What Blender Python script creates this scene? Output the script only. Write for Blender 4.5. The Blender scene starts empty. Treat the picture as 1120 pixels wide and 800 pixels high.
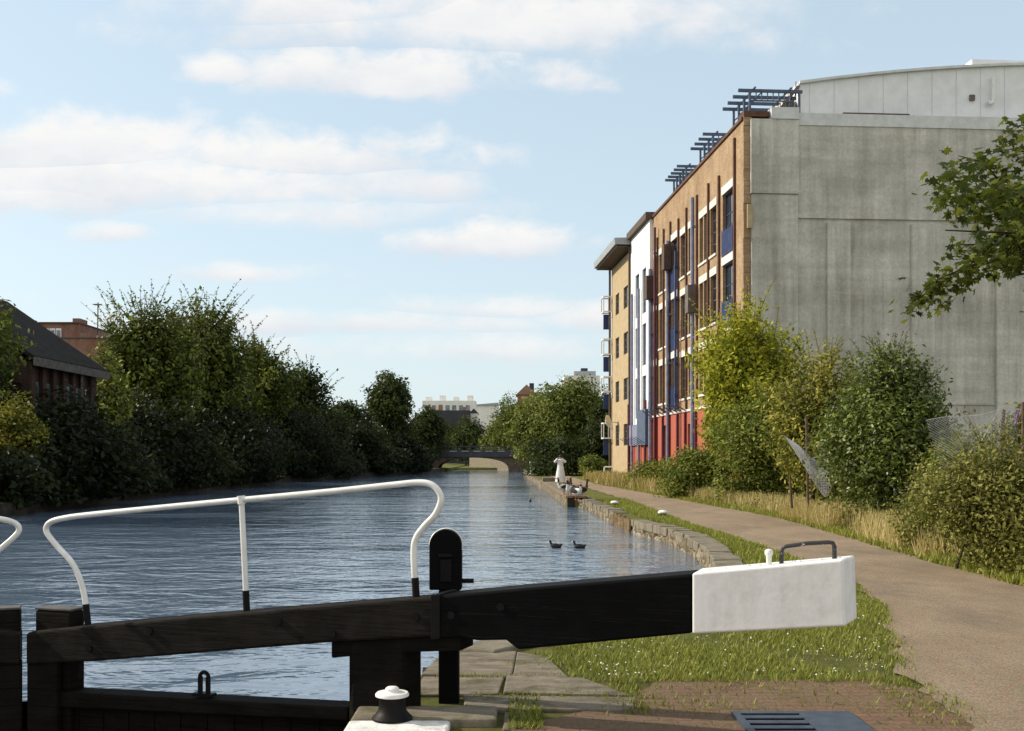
import bpy, bmesh, math, random
import numpy as np
from mathutils import Vector, Matrix

R = math.radians
rnd = random.Random(7)
scn = bpy.context.scene
COL = scn.collection
F = 1180.0          # focal length of the view in photo pixels
HC = 1.75           # eye height above the towpath
ORG = {}

# ------------------------------------------------------------------ helpers
def at(px, py, D):
    return Vector(((px-560)/F*D, D, HC+(500-py)/F*D))
def gnd(px, py, z=0.0):
    D = F*(HC-z)/(py-500.0)
    return Vector(((px-560)/F*D, D, z))

class MB:
    def __init__(s): s.v = []; s.f = []
    def pts(s, P):
        b = len(s.v); s.v += [tuple(p) for p in P]; return b
    def face(s, P):
        b = s.pts(P); s.f.append(tuple(range(b, b+len(P)))); return s
    def box8(s, P):
        b = s.pts(P)
        for q in ((0,3,2,1),(4,5,6,7),(0,1,5,4),(1,2,6,5),(2,3,7,6),(3,0,4,7)):
            s.f.append(tuple(b+i for i in q))
        return s
    def box(s, c, size, rot=None):
        hx, hy, hz = size[0]/2, size[1]/2, size[2]/2
        P = [Vector(p) for p in ((-hx,-hy,-hz),(hx,-hy,-hz),(hx,hy,-hz),(-hx,hy,-hz),(-hx,-hy,hz),(hx,-hy,hz),(hx,hy,hz),(-hx,hy,hz))]
        if rot is not None: P = [rot @ p for p in P]
        return s.box8([p+Vector(c) for p in P])
    def bx(s, x0, x1, y0, y1, z0, z1):
        return s.box(((x0+x1)/2,(y0+y1)/2,(z0+z1)/2),(x1-x0,y1-y0,z1-z0))
    def prism(s, poly, ext):
        ext = Vector(ext); n = len(poly)
        b = s.pts(poly); s.pts([Vector(p)+ext for p in poly])
        s.f.append(tuple(b+i for i in range(n))[::-1]); s.f.append(tuple(b+n+i for i in range(n)))
        for i in range(n):
            j = (i+1) % n; s.f.append((b+i, b+j, b+n+j, b+n+i))
        return s
    def tube(s, P, r, n=8, cap=True):
        P = [Vector(p) for p in P]; m = len(P)
        rr = r if isinstance(r, (list, tuple)) else [r]*m
        up = Vector((0,0,1)); prev = None; rings = []
        for i, p in enumerate(P):
            t = (P[min(i+1,m-1)]-P[max(i-1,0)])
            if t.length < 1e-9: t = Vector((0,0,1))
            t.normalize()
            if prev is None:
                a = t.cross(up)
                if a.length < 1e-3: a = t.cross(Vector((1,0,0)))
            else:
                a = prev - t*prev.dot(t)
            a.normalize(); bb = t.cross(a); prev = a
            rings.append(s.pts([p+(a*math.cos(2*math.pi*k/n)+bb*math.sin(2*math.pi*k/n))*rr[i] for k in range(n)]))
        for i in range(m-1):
            for k in range(n):
                k2 = (k+1) % n
                s.f.append((rings[i]+k, rings[i]+k2, rings[i+1]+k2, rings[i+1]+k))
        if cap:
            s.f.append(tuple(rings[0]+k for k in range(n))[::-1]); s.f.append(tuple(rings[-1]+k for k in range(n)))
        return s
    def lathe(s, prof, c, n=24):
        c = Vector(c); rings = []
        for r, z in prof:
            rings.append(s.pts([c+Vector((r*math.cos(2*math.pi*k/n), r*math.sin(2*math.pi*k/n), z)) for k in range(n)]))
        for i in range(len(prof)-1):
            for k in range(n):
                k2 = (k+1) % n
                s.f.append((rings[i]+k, rings[i]+k2, rings[i+1]+k2, rings[i+1]+k))
        s.f.append(tuple(rings[0]+k for k in range(n))[::-1]); s.f.append(tuple(rings[-1]+k for k in range(n)))
        return s
    def sphere(s, c, rx, ry, rz, nu=12, nv=8, rot=None):
        c = Vector(c); rings = []
        for j in range(nv+1):
            th = math.pi*j/nv
            P = []
            for k in range(nu):
                ph = 2*math.pi*k/nu
                q = Vector((rx*math.sin(th)*math.cos(ph), ry*math.sin(th)*math.sin(ph), rz*math.cos(th)))
                if rot is not None: q = rot @ q
                P.append(c+q)
            rings.append(s.pts(P))
        for j in range(nv):
            for k in range(nu):
                k2 = (k+1) % nu
                s.f.append((rings[j]+k, rings[j]+k2, rings[j+1]+k2, rings[j+1]+k))
        return s

def link(o, parent=None):
    COL.objects.link(o)
    if parent is not None: o.parent = parent
    return o

def obj(name, mb, mat, parent=None, smooth=None, bevel=None, seg=2, org=None, fix=True):
    """one mesh object; vertices are given in world space and stored relative to the parent's (or org) origin"""
    o0 = Vector(org) if org is not None else (ORG.get(parent.name, Vector((0,0,0))) if parent is not None else Vector((0,0,0)))
    me = bpy.data.meshes.new(name)
    me.from_pydata([tuple(Vector(p)-o0) for p in mb.v], [], mb.f)
    if fix:
        bm = bmesh.new(); bm.from_mesh(me)
        bmesh.ops.remove_doubles(bm, verts=bm.verts, dist=1e-6)
        bmesh.ops.recalc_face_normals(bm, faces=bm.faces)
        bm.to_mesh(me); bm.free()
    me.materials.append(mat)
    if smooth is not None:
        me.polygons.foreach_set('use_smooth', [True]*len(me.polygons))
        me.set_sharp_from_angle(angle=R(smooth))
    o = bpy.data.objects.new(name, me)
    link(o, parent)
    if parent is None: o.location = o0
    ORG[o.name] = o0
    if bevel:
        b = o.modifiers.new('bevel', 'BEVEL'); b.width = bevel; b.segments = seg; b.limit_method = 'ANGLE'; b.angle_limit = R(40)
    return o

def tag(o, label=None, cat=None, group=None, kind=None):
    if label: o['label'] = label
    if cat: o['category'] = cat
    if group: o['group'] = group
    if kind: o['kind'] = kind
    return o

def thing(name, label, cat, loc=(0,0,0), rz=0.0, group=None):
    o = bpy.data.objects.new(name, None)
    o.empty_display_size = 0.2
    o.location = loc; o.rotation_euler = (0,0,rz)
    link(o); ORG[o.name] = Vector(loc)
    return tag(o, label, cat, group)

def dup(root, loc=None, rz=None, label=None, group=None, scale=None):
    r = root.copy(); COL.objects.link(r)
    if loc is not None: r.location = loc
    if rz is not None: r.rotation_euler = (0,0,rz)
    if scale is not None: r.scale = scale
    if label: r['label'] = label
    if group: r['group'] = group
    for ch in list(root.children):
        c = ch.copy(); COL.objects.link(c); c.parent = r
        for g in list(ch.children):
            d = g.copy(); COL.objects.link(d); d.parent = c
    return r

# ------------------------------------------------------------------ materials
class NT:
    def __init__(s, name):
        s.m = bpy.data.materials.new(name); s.m.use_nodes = True
        s.t = s.m.node_tree; s.n = s.t.nodes
        s.b = s.n['Principled BSDF']; s.out = s.n['Material Output']
    def new(s, typ, **kw):
        x = s.n.new(typ)
        for k, v in kw.items(): setattr(x, k, v)
        return x
    def ln(s, a, b): s.t.links.new(a, b)
    def coord(s, scale=(1,1,1), swap=None):
        tc = s.new('ShaderNodeTexCoord'); src = tc.outputs['Object']
        if swap:
            sp = s.new('ShaderNodeSeparateXYZ'); s.ln(src, sp.inputs[0])
            cb = s.new('ShaderNodeCombineXYZ')
            for i, a in enumerate(swap):
                if a is not None: s.ln(sp.outputs[a], cb.inputs[i])
            src = cb.outputs[0]
        mp = s.new('ShaderNodeMapping'); mp.inputs['Scale'].default_value = scale
        s.ln(src, mp.inputs['Vector']); return mp.outputs[0]
    def noise(s, vec, scale, detail=6, rough=.6, dist=0.0):
        x = s.new('ShaderNodeTexNoise'); x.inputs['Scale'].default_value = scale; x.inputs['Detail'].default_value = detail
        x.inputs['Roughness'].default_value = rough; x.inputs['Distortion'].default_value = dist
        s.ln(vec, x.inputs['Vector']); return x.outputs['Fac']
    def ramp(s, fac, stops):
        x = s.new('ShaderNodeValToRGB'); e = x.color_ramp.elements
        while len(e) < len(stops): e.new(.5)
        for i, (p, c) in enumerate(stops):
            e[i].position = p; e[i].color = (*c, 1) if len(c) == 3 else c
        s.ln(fac, x.inputs[0]); return x.outputs[0]
    def mix(s, fac, a, b, typ='MIX'):
        x = s.new('ShaderNodeMix', data_type='RGBA', blend_type=typ)
        for sock, v in ((x.inputs[0], fac), (x.inputs[6], a), (x.inputs[7], b)):
            if isinstance(v, (int, float)): sock.default_value = v
            elif isinstance(v, tuple): sock.default_value = (*v, 1)
            else: s.ln(v, sock)
        return x.outputs[2]
    def math(s, op, a, b=None, clamp=False):
        x = s.new('ShaderNodeMath', operation=op); x.use_clamp = clamp
        for i, v in enumerate((a, b)):
            if v is None: continue
            if isinstance(v, (int, float)): x.inputs[i].default_value = v
            else: s.ln(v, x.inputs[i])
        return x.outputs[0]
    def bump(s, h, dist=.02, strength=1.0, normal=None):
        x = s.new('ShaderNodeBump'); x.inputs['Distance'].default_value = dist; x.inputs['Strength'].default_value = strength
        s.ln(h, x.inputs['Height'])
        if normal is not None: s.ln(normal, x.inputs['Normal'])
        return x.outputs[0]
    def color(s, c): s.ln(c, s.b.inputs['Base Color'])
    def set(s, rough=.8, spec=.3, metal=0):
        s.b.inputs['Roughness'].default_value = rough; s.b.inputs['Specular IOR Level'].default_value = spec
        s.b.inputs['Metallic'].default_value = metal

def simple(name, c1, c2=None, scale=4., rough=.8, spec=.3, bump=0., bscale=30., stretch=(1,1,1), metal=0., lo=.35, hi=.65):
    t = NT(name); t.set(rough, spec, metal)
    c2 = c2 or tuple(x*.75 for x in c1)
    v = t.coord(stretch)
    t.color(t.ramp(t.noise(v, scale, 8), [(lo, c2), (hi, c1)]))
    if bump: t.ln(t.bump(t.noise(v, bscale, 6), bump), t.b.inputs['Normal'])
    return t.m

def m_timber(name, c1, c2, rough=.75, bump=.006):
    """old painted / weathered balk with grain along the beam (local x,y plane), drips and worn patches"""
    t = NT(name); t.set(rough, .05)
    v = t.coord((.7,.7,14)); v2 = t.coord((3,3,3)); v3 = t.coord((30,30,30))
    g = t.noise(v, 3, 10, .7); p = t.noise(v2, 1.2, 6)
    a = t.ramp(g, [(.3, c2), (.7, c1)])
    t.color(t.mix(t.ramp(p, [(.45,(0,0,0)),(.75,(.6,.6,.6))]), a, tuple(min(1,x*1.7) for x in c1)))
    sp_ = t.ramp(t.noise(t.coord((.45,.45,22)), 2.2, 6, .6), [(.33,(1,1,1)),(.40,(0,0,0))])
    h = t.math('ADD', t.math('MULTIPLY', t.math('SUBTRACT', g, sp_), .8), t.math('MULTIPLY', t.noise(v3, 1, 4), .3))
    t.ln(t.bump(h, bump), t.b.inputs['Normal'])
    return t.m

def m_paint(name, base, dirt, rough=.55, amt=.35, bump=.002):
    t = NT(name); t.set(rough, .4)
    v = t.coord(); vs = t.coord((2,2,.35))
    d1 = t.noise(v, 9, 10, .75); d2 = t.noise(vs, 4, 6)
    d = t.math('MULTIPLY', d1, d2)
    ch = t.noise(t.coord((1,1,1.6)), 26, 4, .6)
    c = t.mix(t.ramp(d, [(.2,(0,0,0)),(.45,(amt,)*3)]), base, dirt)
    t.color(t.mix(t.ramp(ch, [(.715,(0,0,0)),(.73,(.8,.8,.8))]), c, tuple(x*.35 for x in dirt)))
    t.ln(t.bump(t.noise(v, 22, 8), bump), t.b.inputs['Normal'])
    return t.m

def m_brick(name, b1, b2, mort, swap=(1,2,None), scale=1., row=.08, width=.23, stain=(.5,.45,.4), samt=.4, rough=.85):
    t = NT(name); t.set(rough, .2)
    v = t.coord((1,1,1), swap)
    b = t.new('ShaderNodeTexBrick'); b.inputs['Scale'].default_value = scale
    b.inputs['Brick Width'].default_value = width; b.inputs['Row Height'].default_value = row; b.inputs['Mortar Size'].default_value = .008
    b.inputs['Color1'].default_value = (*b1,1); b.inputs['Color2'].default_value = (*b2,1); b.inputs['Mortar'].default_value = (*mort,1)
    b.inputs['Bias'].default_value = 0; t.ln(v, b.inputs['Vector'])
    vo = t.coord((1,1,.5)); n1 = t.noise(vo, .9, 8, .7); n2 = t.noise(t.coord(), 14, 6)
    c = t.mix(t.ramp(n1, [(.4,(0,0,0)),(.7,(samt,)*3)]), b.outputs['Color'], stain)
    c = t.mix(.5, c, t.ramp(n2, [(.3,(.45,.45,.45)),(.7,(1.,1.,1.))]), 'MULTIPLY')
    t.color(c); t.ln(t.bump(t.math('SUBTRACT', 1.0, b.outputs['Fac']), .008), t.b.inputs['Normal'])
    return t.m

def m_concrete(name, c1, c2, rough=.9):
    t = NT(name); t.set(rough, .2)
    streak = t.noise(t.coord((1.4,1.4,.10)), 1.2, 8, .65); big = t.noise(t.coord((.35,.35,.5)), 1, 5); fine = t.noise(t.coord(), 7, 10, .75)
    hz = t.noise(t.coord((.06,.06,2.2)), 1.1, 4, .5)
    c = t.ramp(big, [(.38, c2), (.62, c1)])
    c = t.mix(.5, c, t.ramp(streak, [(.32,(.45,.43,.38)),(.6,(1,1,1))]), 'MULTIPLY')
    c = t.mix(.55, c, t.ramp(fine, [(.3,(.55,.55,.53)),(.65,(1.05,1.05,1.05))]), 'MULTIPLY')
    c = t.mix(.22, c, t.ramp(hz, [(.38,(.62,.6,.55)),(.55,(1,1,1))]), 'MULTIPLY')
    drip = t.noise(t.coord((2.2,2.2,.05)), 1, 6, .7); blot = t.noise(t.coord((.22,.22,.3)), 1, 9, .65)
    c = t.mix(t.ramp(t.math('MULTIPLY', drip, blot), [(.26,(0,0,0)),(.40,(.55,.55,.55))]), c, (.22,.20,.165))
    t.color(c); t.ln(t.bump(fine, .02), t.b.inputs['Normal'])
    return t.m

def m_leaf(name, dark, mid, light, trans=.3, rough=.6, spec=.12):
    t = NT(name); t.set(rough, spec)
    at_ = t.new('ShaderNodeAttribute', attribute_name='tone')
    geo = t.new('ShaderNodeNewGeometry')
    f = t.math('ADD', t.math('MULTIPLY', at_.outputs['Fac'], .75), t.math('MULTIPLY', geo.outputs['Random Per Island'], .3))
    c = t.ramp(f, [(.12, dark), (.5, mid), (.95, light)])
    t.color(c)
    tr = t.new('ShaderNodeBsdfTranslucent'); t.ln(t.mix(.35, c, (.25,.30,.03)), tr.inputs['Color'])
    mx = t.new('ShaderNodeMixShader'); mx.inputs[0].default_value = trans
    t.ln(t.b.outputs[0], mx.inputs[1]); t.ln(tr.outputs[0], mx.inputs[2]); t.ln(mx.outputs[0], t.out.inputs['Surface'])
    return t.m

def m_glass_dark(name, c=(.03,.035,.04), rough=.06):
    t = NT(name); t.set(rough, .6)
    n = t.noise(t.coord((.6,.6,.6)), 1.3, 4)
    t.color(t.ramp(n, [(.35, tuple(x*.5 for x in c)), (.7, tuple(x*1.6 for x in c))]))
    t.ln(t.bump(t.noise(t.coord(), .8, 2), .01), t.b.inputs['Normal'])
    return t.m

M = {}
M['wood'] = m_timber('weathered_timber', (.019,.0165,.0135), (.007,.006,.005), .75, .012)
M['black'] = m_timber('black_gloss_paint', (.005,.005,.0055), (.003,.003,.003), .6, .003)
M['dark_wood'] = m_timber('wet_dark_timber', (.012,.010,.008), (.005,.0045,.004), .8, .012)
M['white'] = m_paint('white_gate_paint', (.80,.80,.79), (.40,.37,.31), .5, .5, .0015)
M['rail_white'] = m_paint('white_rail_paint', (.80,.80,.77), (.40,.34,.26), .4, .4, .002)
M['iron'] = simple('black_iron', (.006,.006,.0065), (.010,.008,.007), 12, .5, .12, .002, 60)
M['chipped'] = simple('chipped_iron', (.03,.03,.03), (.5,.48,.44), 34, .55, .4, .002, 60, lo=.30, hi=.36)
M['bollard_white'] = m_paint('bollard_white', (.80,.79,.76), (.35,.33,.3), .6, .4)
M['concrete'] = m_concrete('weathered_concrete', (.70,.685,.635), (.52,.51,.47))
M['white_render'] = simple('white_cladding', (.80,.81,.82), (.70,.71,.72), 1.5, .6, .3, .004, 8)
M['roof_band'] = simple('pale_capping', (.66,.67,.68), (.54,.55,.55), 2.5, .7, .3, .004, 10)
M['brick_warm'] = m_brick('stock_brick', (.52,.36,.21), (.38,.24,.13), (.5,.43,.32), stain=(.24,.14,.08), samt=.7)
M['brick_red_paint'] = m_paint('red_painted_brick', (.40,.095,.055), (.24,.065,.042), .7, .6, .008)
M['pier_red'] = simple('dark_red_pier', (.15,.075,.05), (.085,.045,.033), 3, .8, .2)
M['pipe_red'] = simple('maroon_pipe', (.12,.02,.03), (.07,.012,.02), 5, .5, .4)
M['blue'] = simple('blue_paint', (.035,.06,.17), (.02,.035,.10), 3, .55, .4)
M['blue_grey'] = simple('blue_grey_paint', (.085,.12,.19), (.06,.08,.13), 3, .6, .4)
M['blue_lilac'] = simple('lilac_pipe_paint', (.25,.26,.36), (.17,.18,.27), 3, .5, .4)
M['lintel'] = simple('pale_lintel', (.72,.70,.65), (.58,.56,.5), 6, .8, .2)
M['frame'] = simple('window_frame', (.16,.13,.11), (.10,.08,.07), 3, .6, .3)
M['glass'] = m_glass_dark('window_glass')
M['glass_pale'] = m_glass_dark('pale_window_glass', (.14,.17,.2), .1)
M['sand'] = simple('sand_render', (.47,.37,.23), (.38,.29,.17), 2.2, .85, .2, .006, 12)
M['soffit'] = simple('roof_soffit', (.12,.085,.06), (.08,.06,.045), 2, .8)
M['slab_grey'] = simple('roof_fascia_grey', (.34,.36,.38), (.28,.30,.32), 2, .6)
M['slate'] = simple('slate_roof', (.028,.025,.022), (.014,.012,.011), 3, .9, .08, .02, 14)
M['shed_brick'] = m_brick('shed_brick', (.075,.036,.026), (.05,.025,.019), (.06,.05,.04), stain=(.025,.02,.018), samt=.7)
M['house_brick'] = m_brick('house_brick', (.28,.10,.06), (.22,.08,.05), (.25,.2,.17), swap=(0,2,None))
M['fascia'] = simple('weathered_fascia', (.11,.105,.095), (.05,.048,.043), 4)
M['bark'] = simple('bark', (.09,.07,.05), (.045,.035,.025), 6, .9, .1, .02, 25, (1,1,.3))
M['steel'] = simple('galvanised_wire', (.42,.43,.44), (.30,.31,.32), 5, .5, .5, metal=.3)
M['rust'] = simple('rusted_post', (.13,.08,.06), (.07,.045,.035), 8, .8)
M['skin'] = simple('skin', (.30,.17,.11), (.26,.15,.10), 10, .6)
M['cloth_white'] = simple('white_cloth', (.82,.82,.81), (.68,.68,.68), 6, .9, .1, .01, 12)
M['hair'] = simple('black_hair', (.012,.010,.009), (.02,.016,.014), 20, .5)
M['goose_white'] = simple('goose_white_feathers', (.72,.70,.66), (.56,.54,.5), 14, .9, .1, .008, 30)
M['goose_dark'] = simple('goose_dark_feathers', (.05,.042,.036), (.025,.022,.02), 14, .8, .1, .008, 30)
M['goose_brown'] = simple('goose_brown_feathers', (.22,.17,.13), (.14,.10,.075), 18, .85, .1, .008, 30)
M['beak'] = simple('beak', (.45,.17,.04), (.35,.12,.03), 20, .5)
M['coot'] = simple('coot_feathers', (.018,.018,.02), (.010,.010,.011), 14, .6)
M['plate'] = simple('cast_iron_plate', (.055,.07,.10), (.03,.04,.06), 9, .5, .5, .004, 70)
M['plate_dark'] = simple('grate_void', (.004,.004,.005), (.003,.003,.003), 4, .9, 0)
M['bridge_iron'] = simple('bridge_girder_paint', (.06,.065,.075), (.035,.038,.045), 1.2, .6)
M['bridge_light'] = simple('bridge_panel_pale', (.30,.31,.32), (.22,.23,.24), 1.2, .6)
M['bridge_stone'] = simple('bridge_brick', (.16,.12,.09), (.08,.065,.05), 1.6, .9, .1, .02, 9)
M['far_white'] = simple('far_white_render', (.78,.77,.74), (.68,.67,.65), .3)
M['far_brick'] = simple('far_brick', (.34,.19,.13), (.26,.14,.1), .8)
M['far_dark'] = simple('far_dark_slate', (.055,.06,.075), (.035,.04,.05), .5)

# leaves
M['leaf_left'] = m_leaf('ash_leaves', (.009,.013,.004), (.055,.075,.014), (.25,.28,.05), .18)
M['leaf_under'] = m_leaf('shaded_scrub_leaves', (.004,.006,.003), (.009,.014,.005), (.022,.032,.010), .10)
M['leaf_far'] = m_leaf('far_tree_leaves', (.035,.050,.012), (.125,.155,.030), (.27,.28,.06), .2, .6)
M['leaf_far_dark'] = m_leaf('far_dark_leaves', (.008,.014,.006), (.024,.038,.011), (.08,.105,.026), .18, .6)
M['leaf_yellow'] = m_leaf('yellow_green_leaves', (.09,.11,.012), (.36,.37,.035), (.66,.60,.07), .4)
M['leaf_mixed'] = m_leaf('elder_leaves', (.05,.06,.014), (.21,.21,.038), (.50,.42,.085), .25)
M['leaf_ivy'] = m_leaf('ivy_leaves', (.024,.036,.008), (.10,.135,.024), (.30,.34,.075), .22, .42, .3)
M['leaf_base'] = m_leaf('dense_scrub_leaves', (.036,.050,.011), (.14,.17,.030), (.34,.35,.065), .2)
M['leaf_bramble'] = m_leaf('bramble_leaves', (.045,.045,.013), (.17,.175,.038), (.42,.38,.12), .25)
M['leaf_maple'] = m_leaf('maple_leaves', (.016,.025,.008), (.045,.065,.014), (.20,.21,.03), .35)
M['leaf_lit'] = m_leaf('sunlit_shrub_leaves', (.05,.055,.015), (.14,.14,.035), (.30,.25,.07), .3)
M['flower'] = simple('buddleia_flower', (.28,.10,.36), (.18,.06,.25), 20)
M['grass'] = m_leaf('lawn_grass', (.07,.09,.014), (.23,.25,.042), (.42,.40,.10), .3, .6, .2)
M['dry'] = m_leaf('dry_grass', (.24,.19,.06), (.50,.40,.17), (.75,.62,.32), .3, .7, .2)
M['daisy'] = simple('daisy_petals', (.82,.82,.78), (.7,.7,.66), 10)

def m_ground():
    t = NT('towpath_turf'); t.set(.95, .1)
    v = t.coord()
    a = t.noise(v, .35, 6); b = t.noise(v, 3.2, 8, .7); c = t.noise(v, 30, 8, .8)
    col = t.ramp(b, [(.3,(.08,.10,.025)), (.55,(.17,.18,.045)), (.75,(.28,.24,.09))])
    col = t.mix(t.ramp(a, [(.45,(0,0,0)),(.7,(.6,.6,.6))]), col, (.15,.115,.06))
    col = t.mix(.7, col, t.ramp(c, [(.3,(.4,.4,.4)),(.7,(1.15,1.15,1.15))]), 'MULTIPLY')
    t.color(col); t.ln(t.bump(c, .04), t.b.inputs['Normal'])
    return t.m
def m_path():
    t = NT('gravel_towpath'); t.set(.9, .2)
    v = t.coord()
    st = t.new('ShaderNodeTexVoronoi'); st.inputs['Scale'].default_value = 55; t.ln(v, st.inputs['Vector'])
    big = t.noise(v, .5, 6); mid = t.noise(t.coord((1,.5,1)), 1.7, 8, .7); fine = t.noise(v, 60, 8, .8)
    col = t.ramp(big, [(.3,(.39,.295,.20)), (.7,(.51,.395,.275))])
    col = t.mix(.55, col, t.ramp(mid, [(.3,(.62,.6,.58)),(.65,(1.05,1.05,1.05))]), 'MULTIPLY')
    col = t.mix(.75, col, t.mix(.3, t.ramp(st.outputs['Distance'], [(.0,(1.4,1.35,1.3)),(.6,(.45,.43,.42))]), st.outputs['Color']), 'MULTIPLY')
    col = t.mix(.5, col, t.ramp(fine, [(.3,(.35,.35,.35)),(.7,(1.5,1.5,1.5))]), 'MULTIPLY')
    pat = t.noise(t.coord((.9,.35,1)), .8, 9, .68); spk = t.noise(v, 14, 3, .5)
    col = t.mix(t.ramp(pat, [(.52,(0,0,0)),(.66,(.5,.5,.5))]), col, (.135,.115,.09))  # broad darker patches: stains, with dappled tree shade painted in
    col = t.mix(t.ramp(spk, [(.70,(0,0,0)),(.73,(.7,.7,.7))]), col, (.09,.065,.035))
    t.color(col); t.ln(t.bump(fine, .02), t.b.inputs['Normal'])
    return t.m
def m_paving():
    t = NT('old_red_setts'); t.set(.9, .15)
    v = t.coord()
    b = t.new('ShaderNodeTexBrick'); b.inputs['Scale'].default_value = 1; b.inputs['Brick Width'].default_value = .22; b.inputs['Row Height'].default_value = .105
    b.inputs['Mortar Size'].default_value = .012; b.inputs['Mortar Smooth'].default_value = .4
    b.inputs['Color1'].default_value = (.27,.145,.10,1); b.inputs['Color2'].default_value = (.20,.11,.078,1); b.inputs['Mortar'].default_value = (.16,.115,.075,1)
    t.ln(v, b.inputs['Vector'])
    n = t.noise(v, 1.6, 8, .7); f = t.noise(v, 45, 8, .8); g = t.noise(v, 4.2, 8, .75)
    col = t.mix(t.ramp(n, [(.32,(0,0,0)),(.55,(.9,.9,.9))]), b.outputs['Color'], (.21,.145,.09))
    col = t.mix(t.ramp(g, [(.56,(0,0,0)),(.68,(.85,.85,.85))]), col, (.075,.085,.022))
    col = t.mix(.75, col, t.ramp(f, [(.3,(.4,.4,.4)),(.7,(1.5,1.5,1.5))]), 'MULTIPLY')
    t.color(col)
    t.ln(t.bump(t.math('ADD', t.math('MULTIPLY', b.outputs['Fac'], -.6), f), .02), t.b.inputs['Normal'])
    return t.m
def m_stone(name, c1, c2, moss=.35, mosscol=(.07,.08,.02), bump=.02):
    t = NT(name); t.set(.9, .2)
    v = t.coord(); vb = t.coord((1,2.5,1))
    n = t.noise(vb, 2.2, 10, .7); f = t.noise(v, 40, 8, .8); m = t.noise(v, 2.7, 8, .7)
    col = t.ramp(n, [(.32, c2), (.66, c1)])
    col = t.mix(.6, col, t.ramp(f, [(.3,(.5,.5,.5)),(.7,(1.25,1.25,1.25))]), 'MULTIPLY')
    col = t.mix(t.ramp(m, [(.52,(0,0,0)),(.66,(moss,)*3)]), col, mosscol)
    t.color(col); t.ln(t.bump(t.math('ADD', n, t.math('MULTIPLY', f, .4)), bump), t.b.inputs['Normal'])
    return t.m
def m_rubble():
    t = NT('rubble_canal_wall'); t.set(.92, .15)
    v = t.coord((1,1,1.6))
    w = t.noise(v, 3, 4)
    vo = t.new('ShaderNodeTexVoronoi'); vo.inputs['Scale'].default_value = 2.6; vo.feature = 'F1'; t.ln(v, vo.inputs['Vector'])
    ed = t.new('ShaderNodeTexVoronoi'); ed.inputs['Scale'].default_value = 2.6; ed.feature = 'DISTANCE_TO_EDGE'; t.ln(v, ed.inputs['Vector'])
    n = t.noise(t.coord(), 9, 10, .75)
    hue = t.new('ShaderNodeSeparateColor'); t.ln(vo.outputs['Color'], hue.inputs[0])
    col = t.ramp(hue.outputs[0], [(.0,(.17,.13,.09)), (.5,(.26,.21,.145)), (1,(.36,.31,.24))])
    col = t.mix(.85, col, t.ramp(n, [(.32,(.3,.3,.28)),(.66,(1.3,1.3,1.3))]), 'MULTIPLY')
    col = t.mix(t.ramp(ed.outputs['Distance'], [(.01,(1,1,1)),(.07,(0,0,0))]), col, (.06,.05,.03))
    col = t.mix(t.ramp(w, [(.5,(0,0,0)),(.68,(.55,.55,.55))]), col, (.075,.075,.03))
    t.color(col); t.ln(t.bump(t.math('ADD', ed.outputs['Distance'], t.math('MULTIPLY', n, .3)), .06), t.b.inputs['Normal'])
    return t.m
def m_water():
    t = NT('canal_water'); b = t.b
    b.inputs['Base Color'].default_value = (.115,.165,.235,1)
    b.inputs['Roughness'].default_value = .045; b.inputs['IOR'].default_value = 1.333; b.inputs['Specular IOR Level'].default_value = 1.0
    v1 = t.coord((1.0,1.5,1)); v2 = t.coord((.22,.4,1)); v3 = t.coord((.02,.075,1))
    a = t.noise(v1, .85, 3, .55, .8); c = t.noise(v1, 5.0, 2, .5, .3); s = t.noise(v2, 1.4, 2); gust = t.noise(v3, 1.0, 3)
    h = t.math('ADD', t.math('MULTIPLY', a, .75), t.math('ADD', t.math('MULTIPLY', c, .16), t.math('MULTIPLY', s, .9)))
    h = t.math('MULTIPLY', h, t.math('ADD', -.35, t.math('MULTIPLY', gust, 2.6)))
    t.ln(t.bump(h, .10, 1.0), b.inputs['Normal'])
    return t.m
M['ground'] = m_ground(); M['path'] = m_path(); M['paving'] = m_paving()
M['flag'] = m_stone('worn_flagstone', (.32,.27,.20), (.12,.10,.075), .9, (.085,.075,.03), .04)
M['coping'] = m_stone('mossy_coping_stone', (.28,.24,.18), (.13,.115,.085), .85)
M['white_edge'] = m_paint('white_edge_paint', (.78,.78,.75), (.25,.23,.2), .7, .8, .01)
M['rubble'] = m_rubble(); M['water'] = m_water()
M['dark_wall'] = simple('dark_wet_wall', (.05,.045,.035), (.02,.018,.014), 2, .8, .2, .03, 6)
M['stakes'] = m_timber('timber_piles', (.26,.19,.11), (.12,.085,.05), .85, .02)

# ------------------------------------------------------------------ setting
def interp(tab, D):
    if D <= tab[0][0]: return tab[0][1]
    for (a, x0), (b, x1) in zip(tab, tab[1:]):
        if D <= b:
            t = (D-a)/(b-a); return x0+(x1-x0)*t
    return tab[-1][1]
XR = [(-8,-1.06),(7.28,-1.06),(7.32,-.74),(9.4,-.66),(9.75,-.45),(10.4,-.05),(11.2,.55),(12.5,1.5),(14,2.35),(15.5,2.9),(16.8,3.25),(19.86,3.66),(22.9,3.86),(26,3.78),(28.5,3.42),(35.3,3.18),(44.3,2.95),(44.6,2.3),(60,2.2),(73.7,2.05),(103,1.6),(150,1.6),(172,1.4)]
XL = [(-8,-7.2),(8.2,-7.2),(9.5,-7.6),(11,-10),(13,-12.5),(16,-15),(20,-16.3),(37,-17.5),(47,-18.5),(85,-18.9),(106,-15.3),(125,-12.8),(147,-9.6),(172,-9)]
st = sorted(set([d for d,_ in XR]+[d for d,_ in XL]+[9,10,10.8,12,13.2,15,18.5,22,27,33,40,50,55,65,80,95,115,135,160]))
mb = MB(); rows = []
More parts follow.
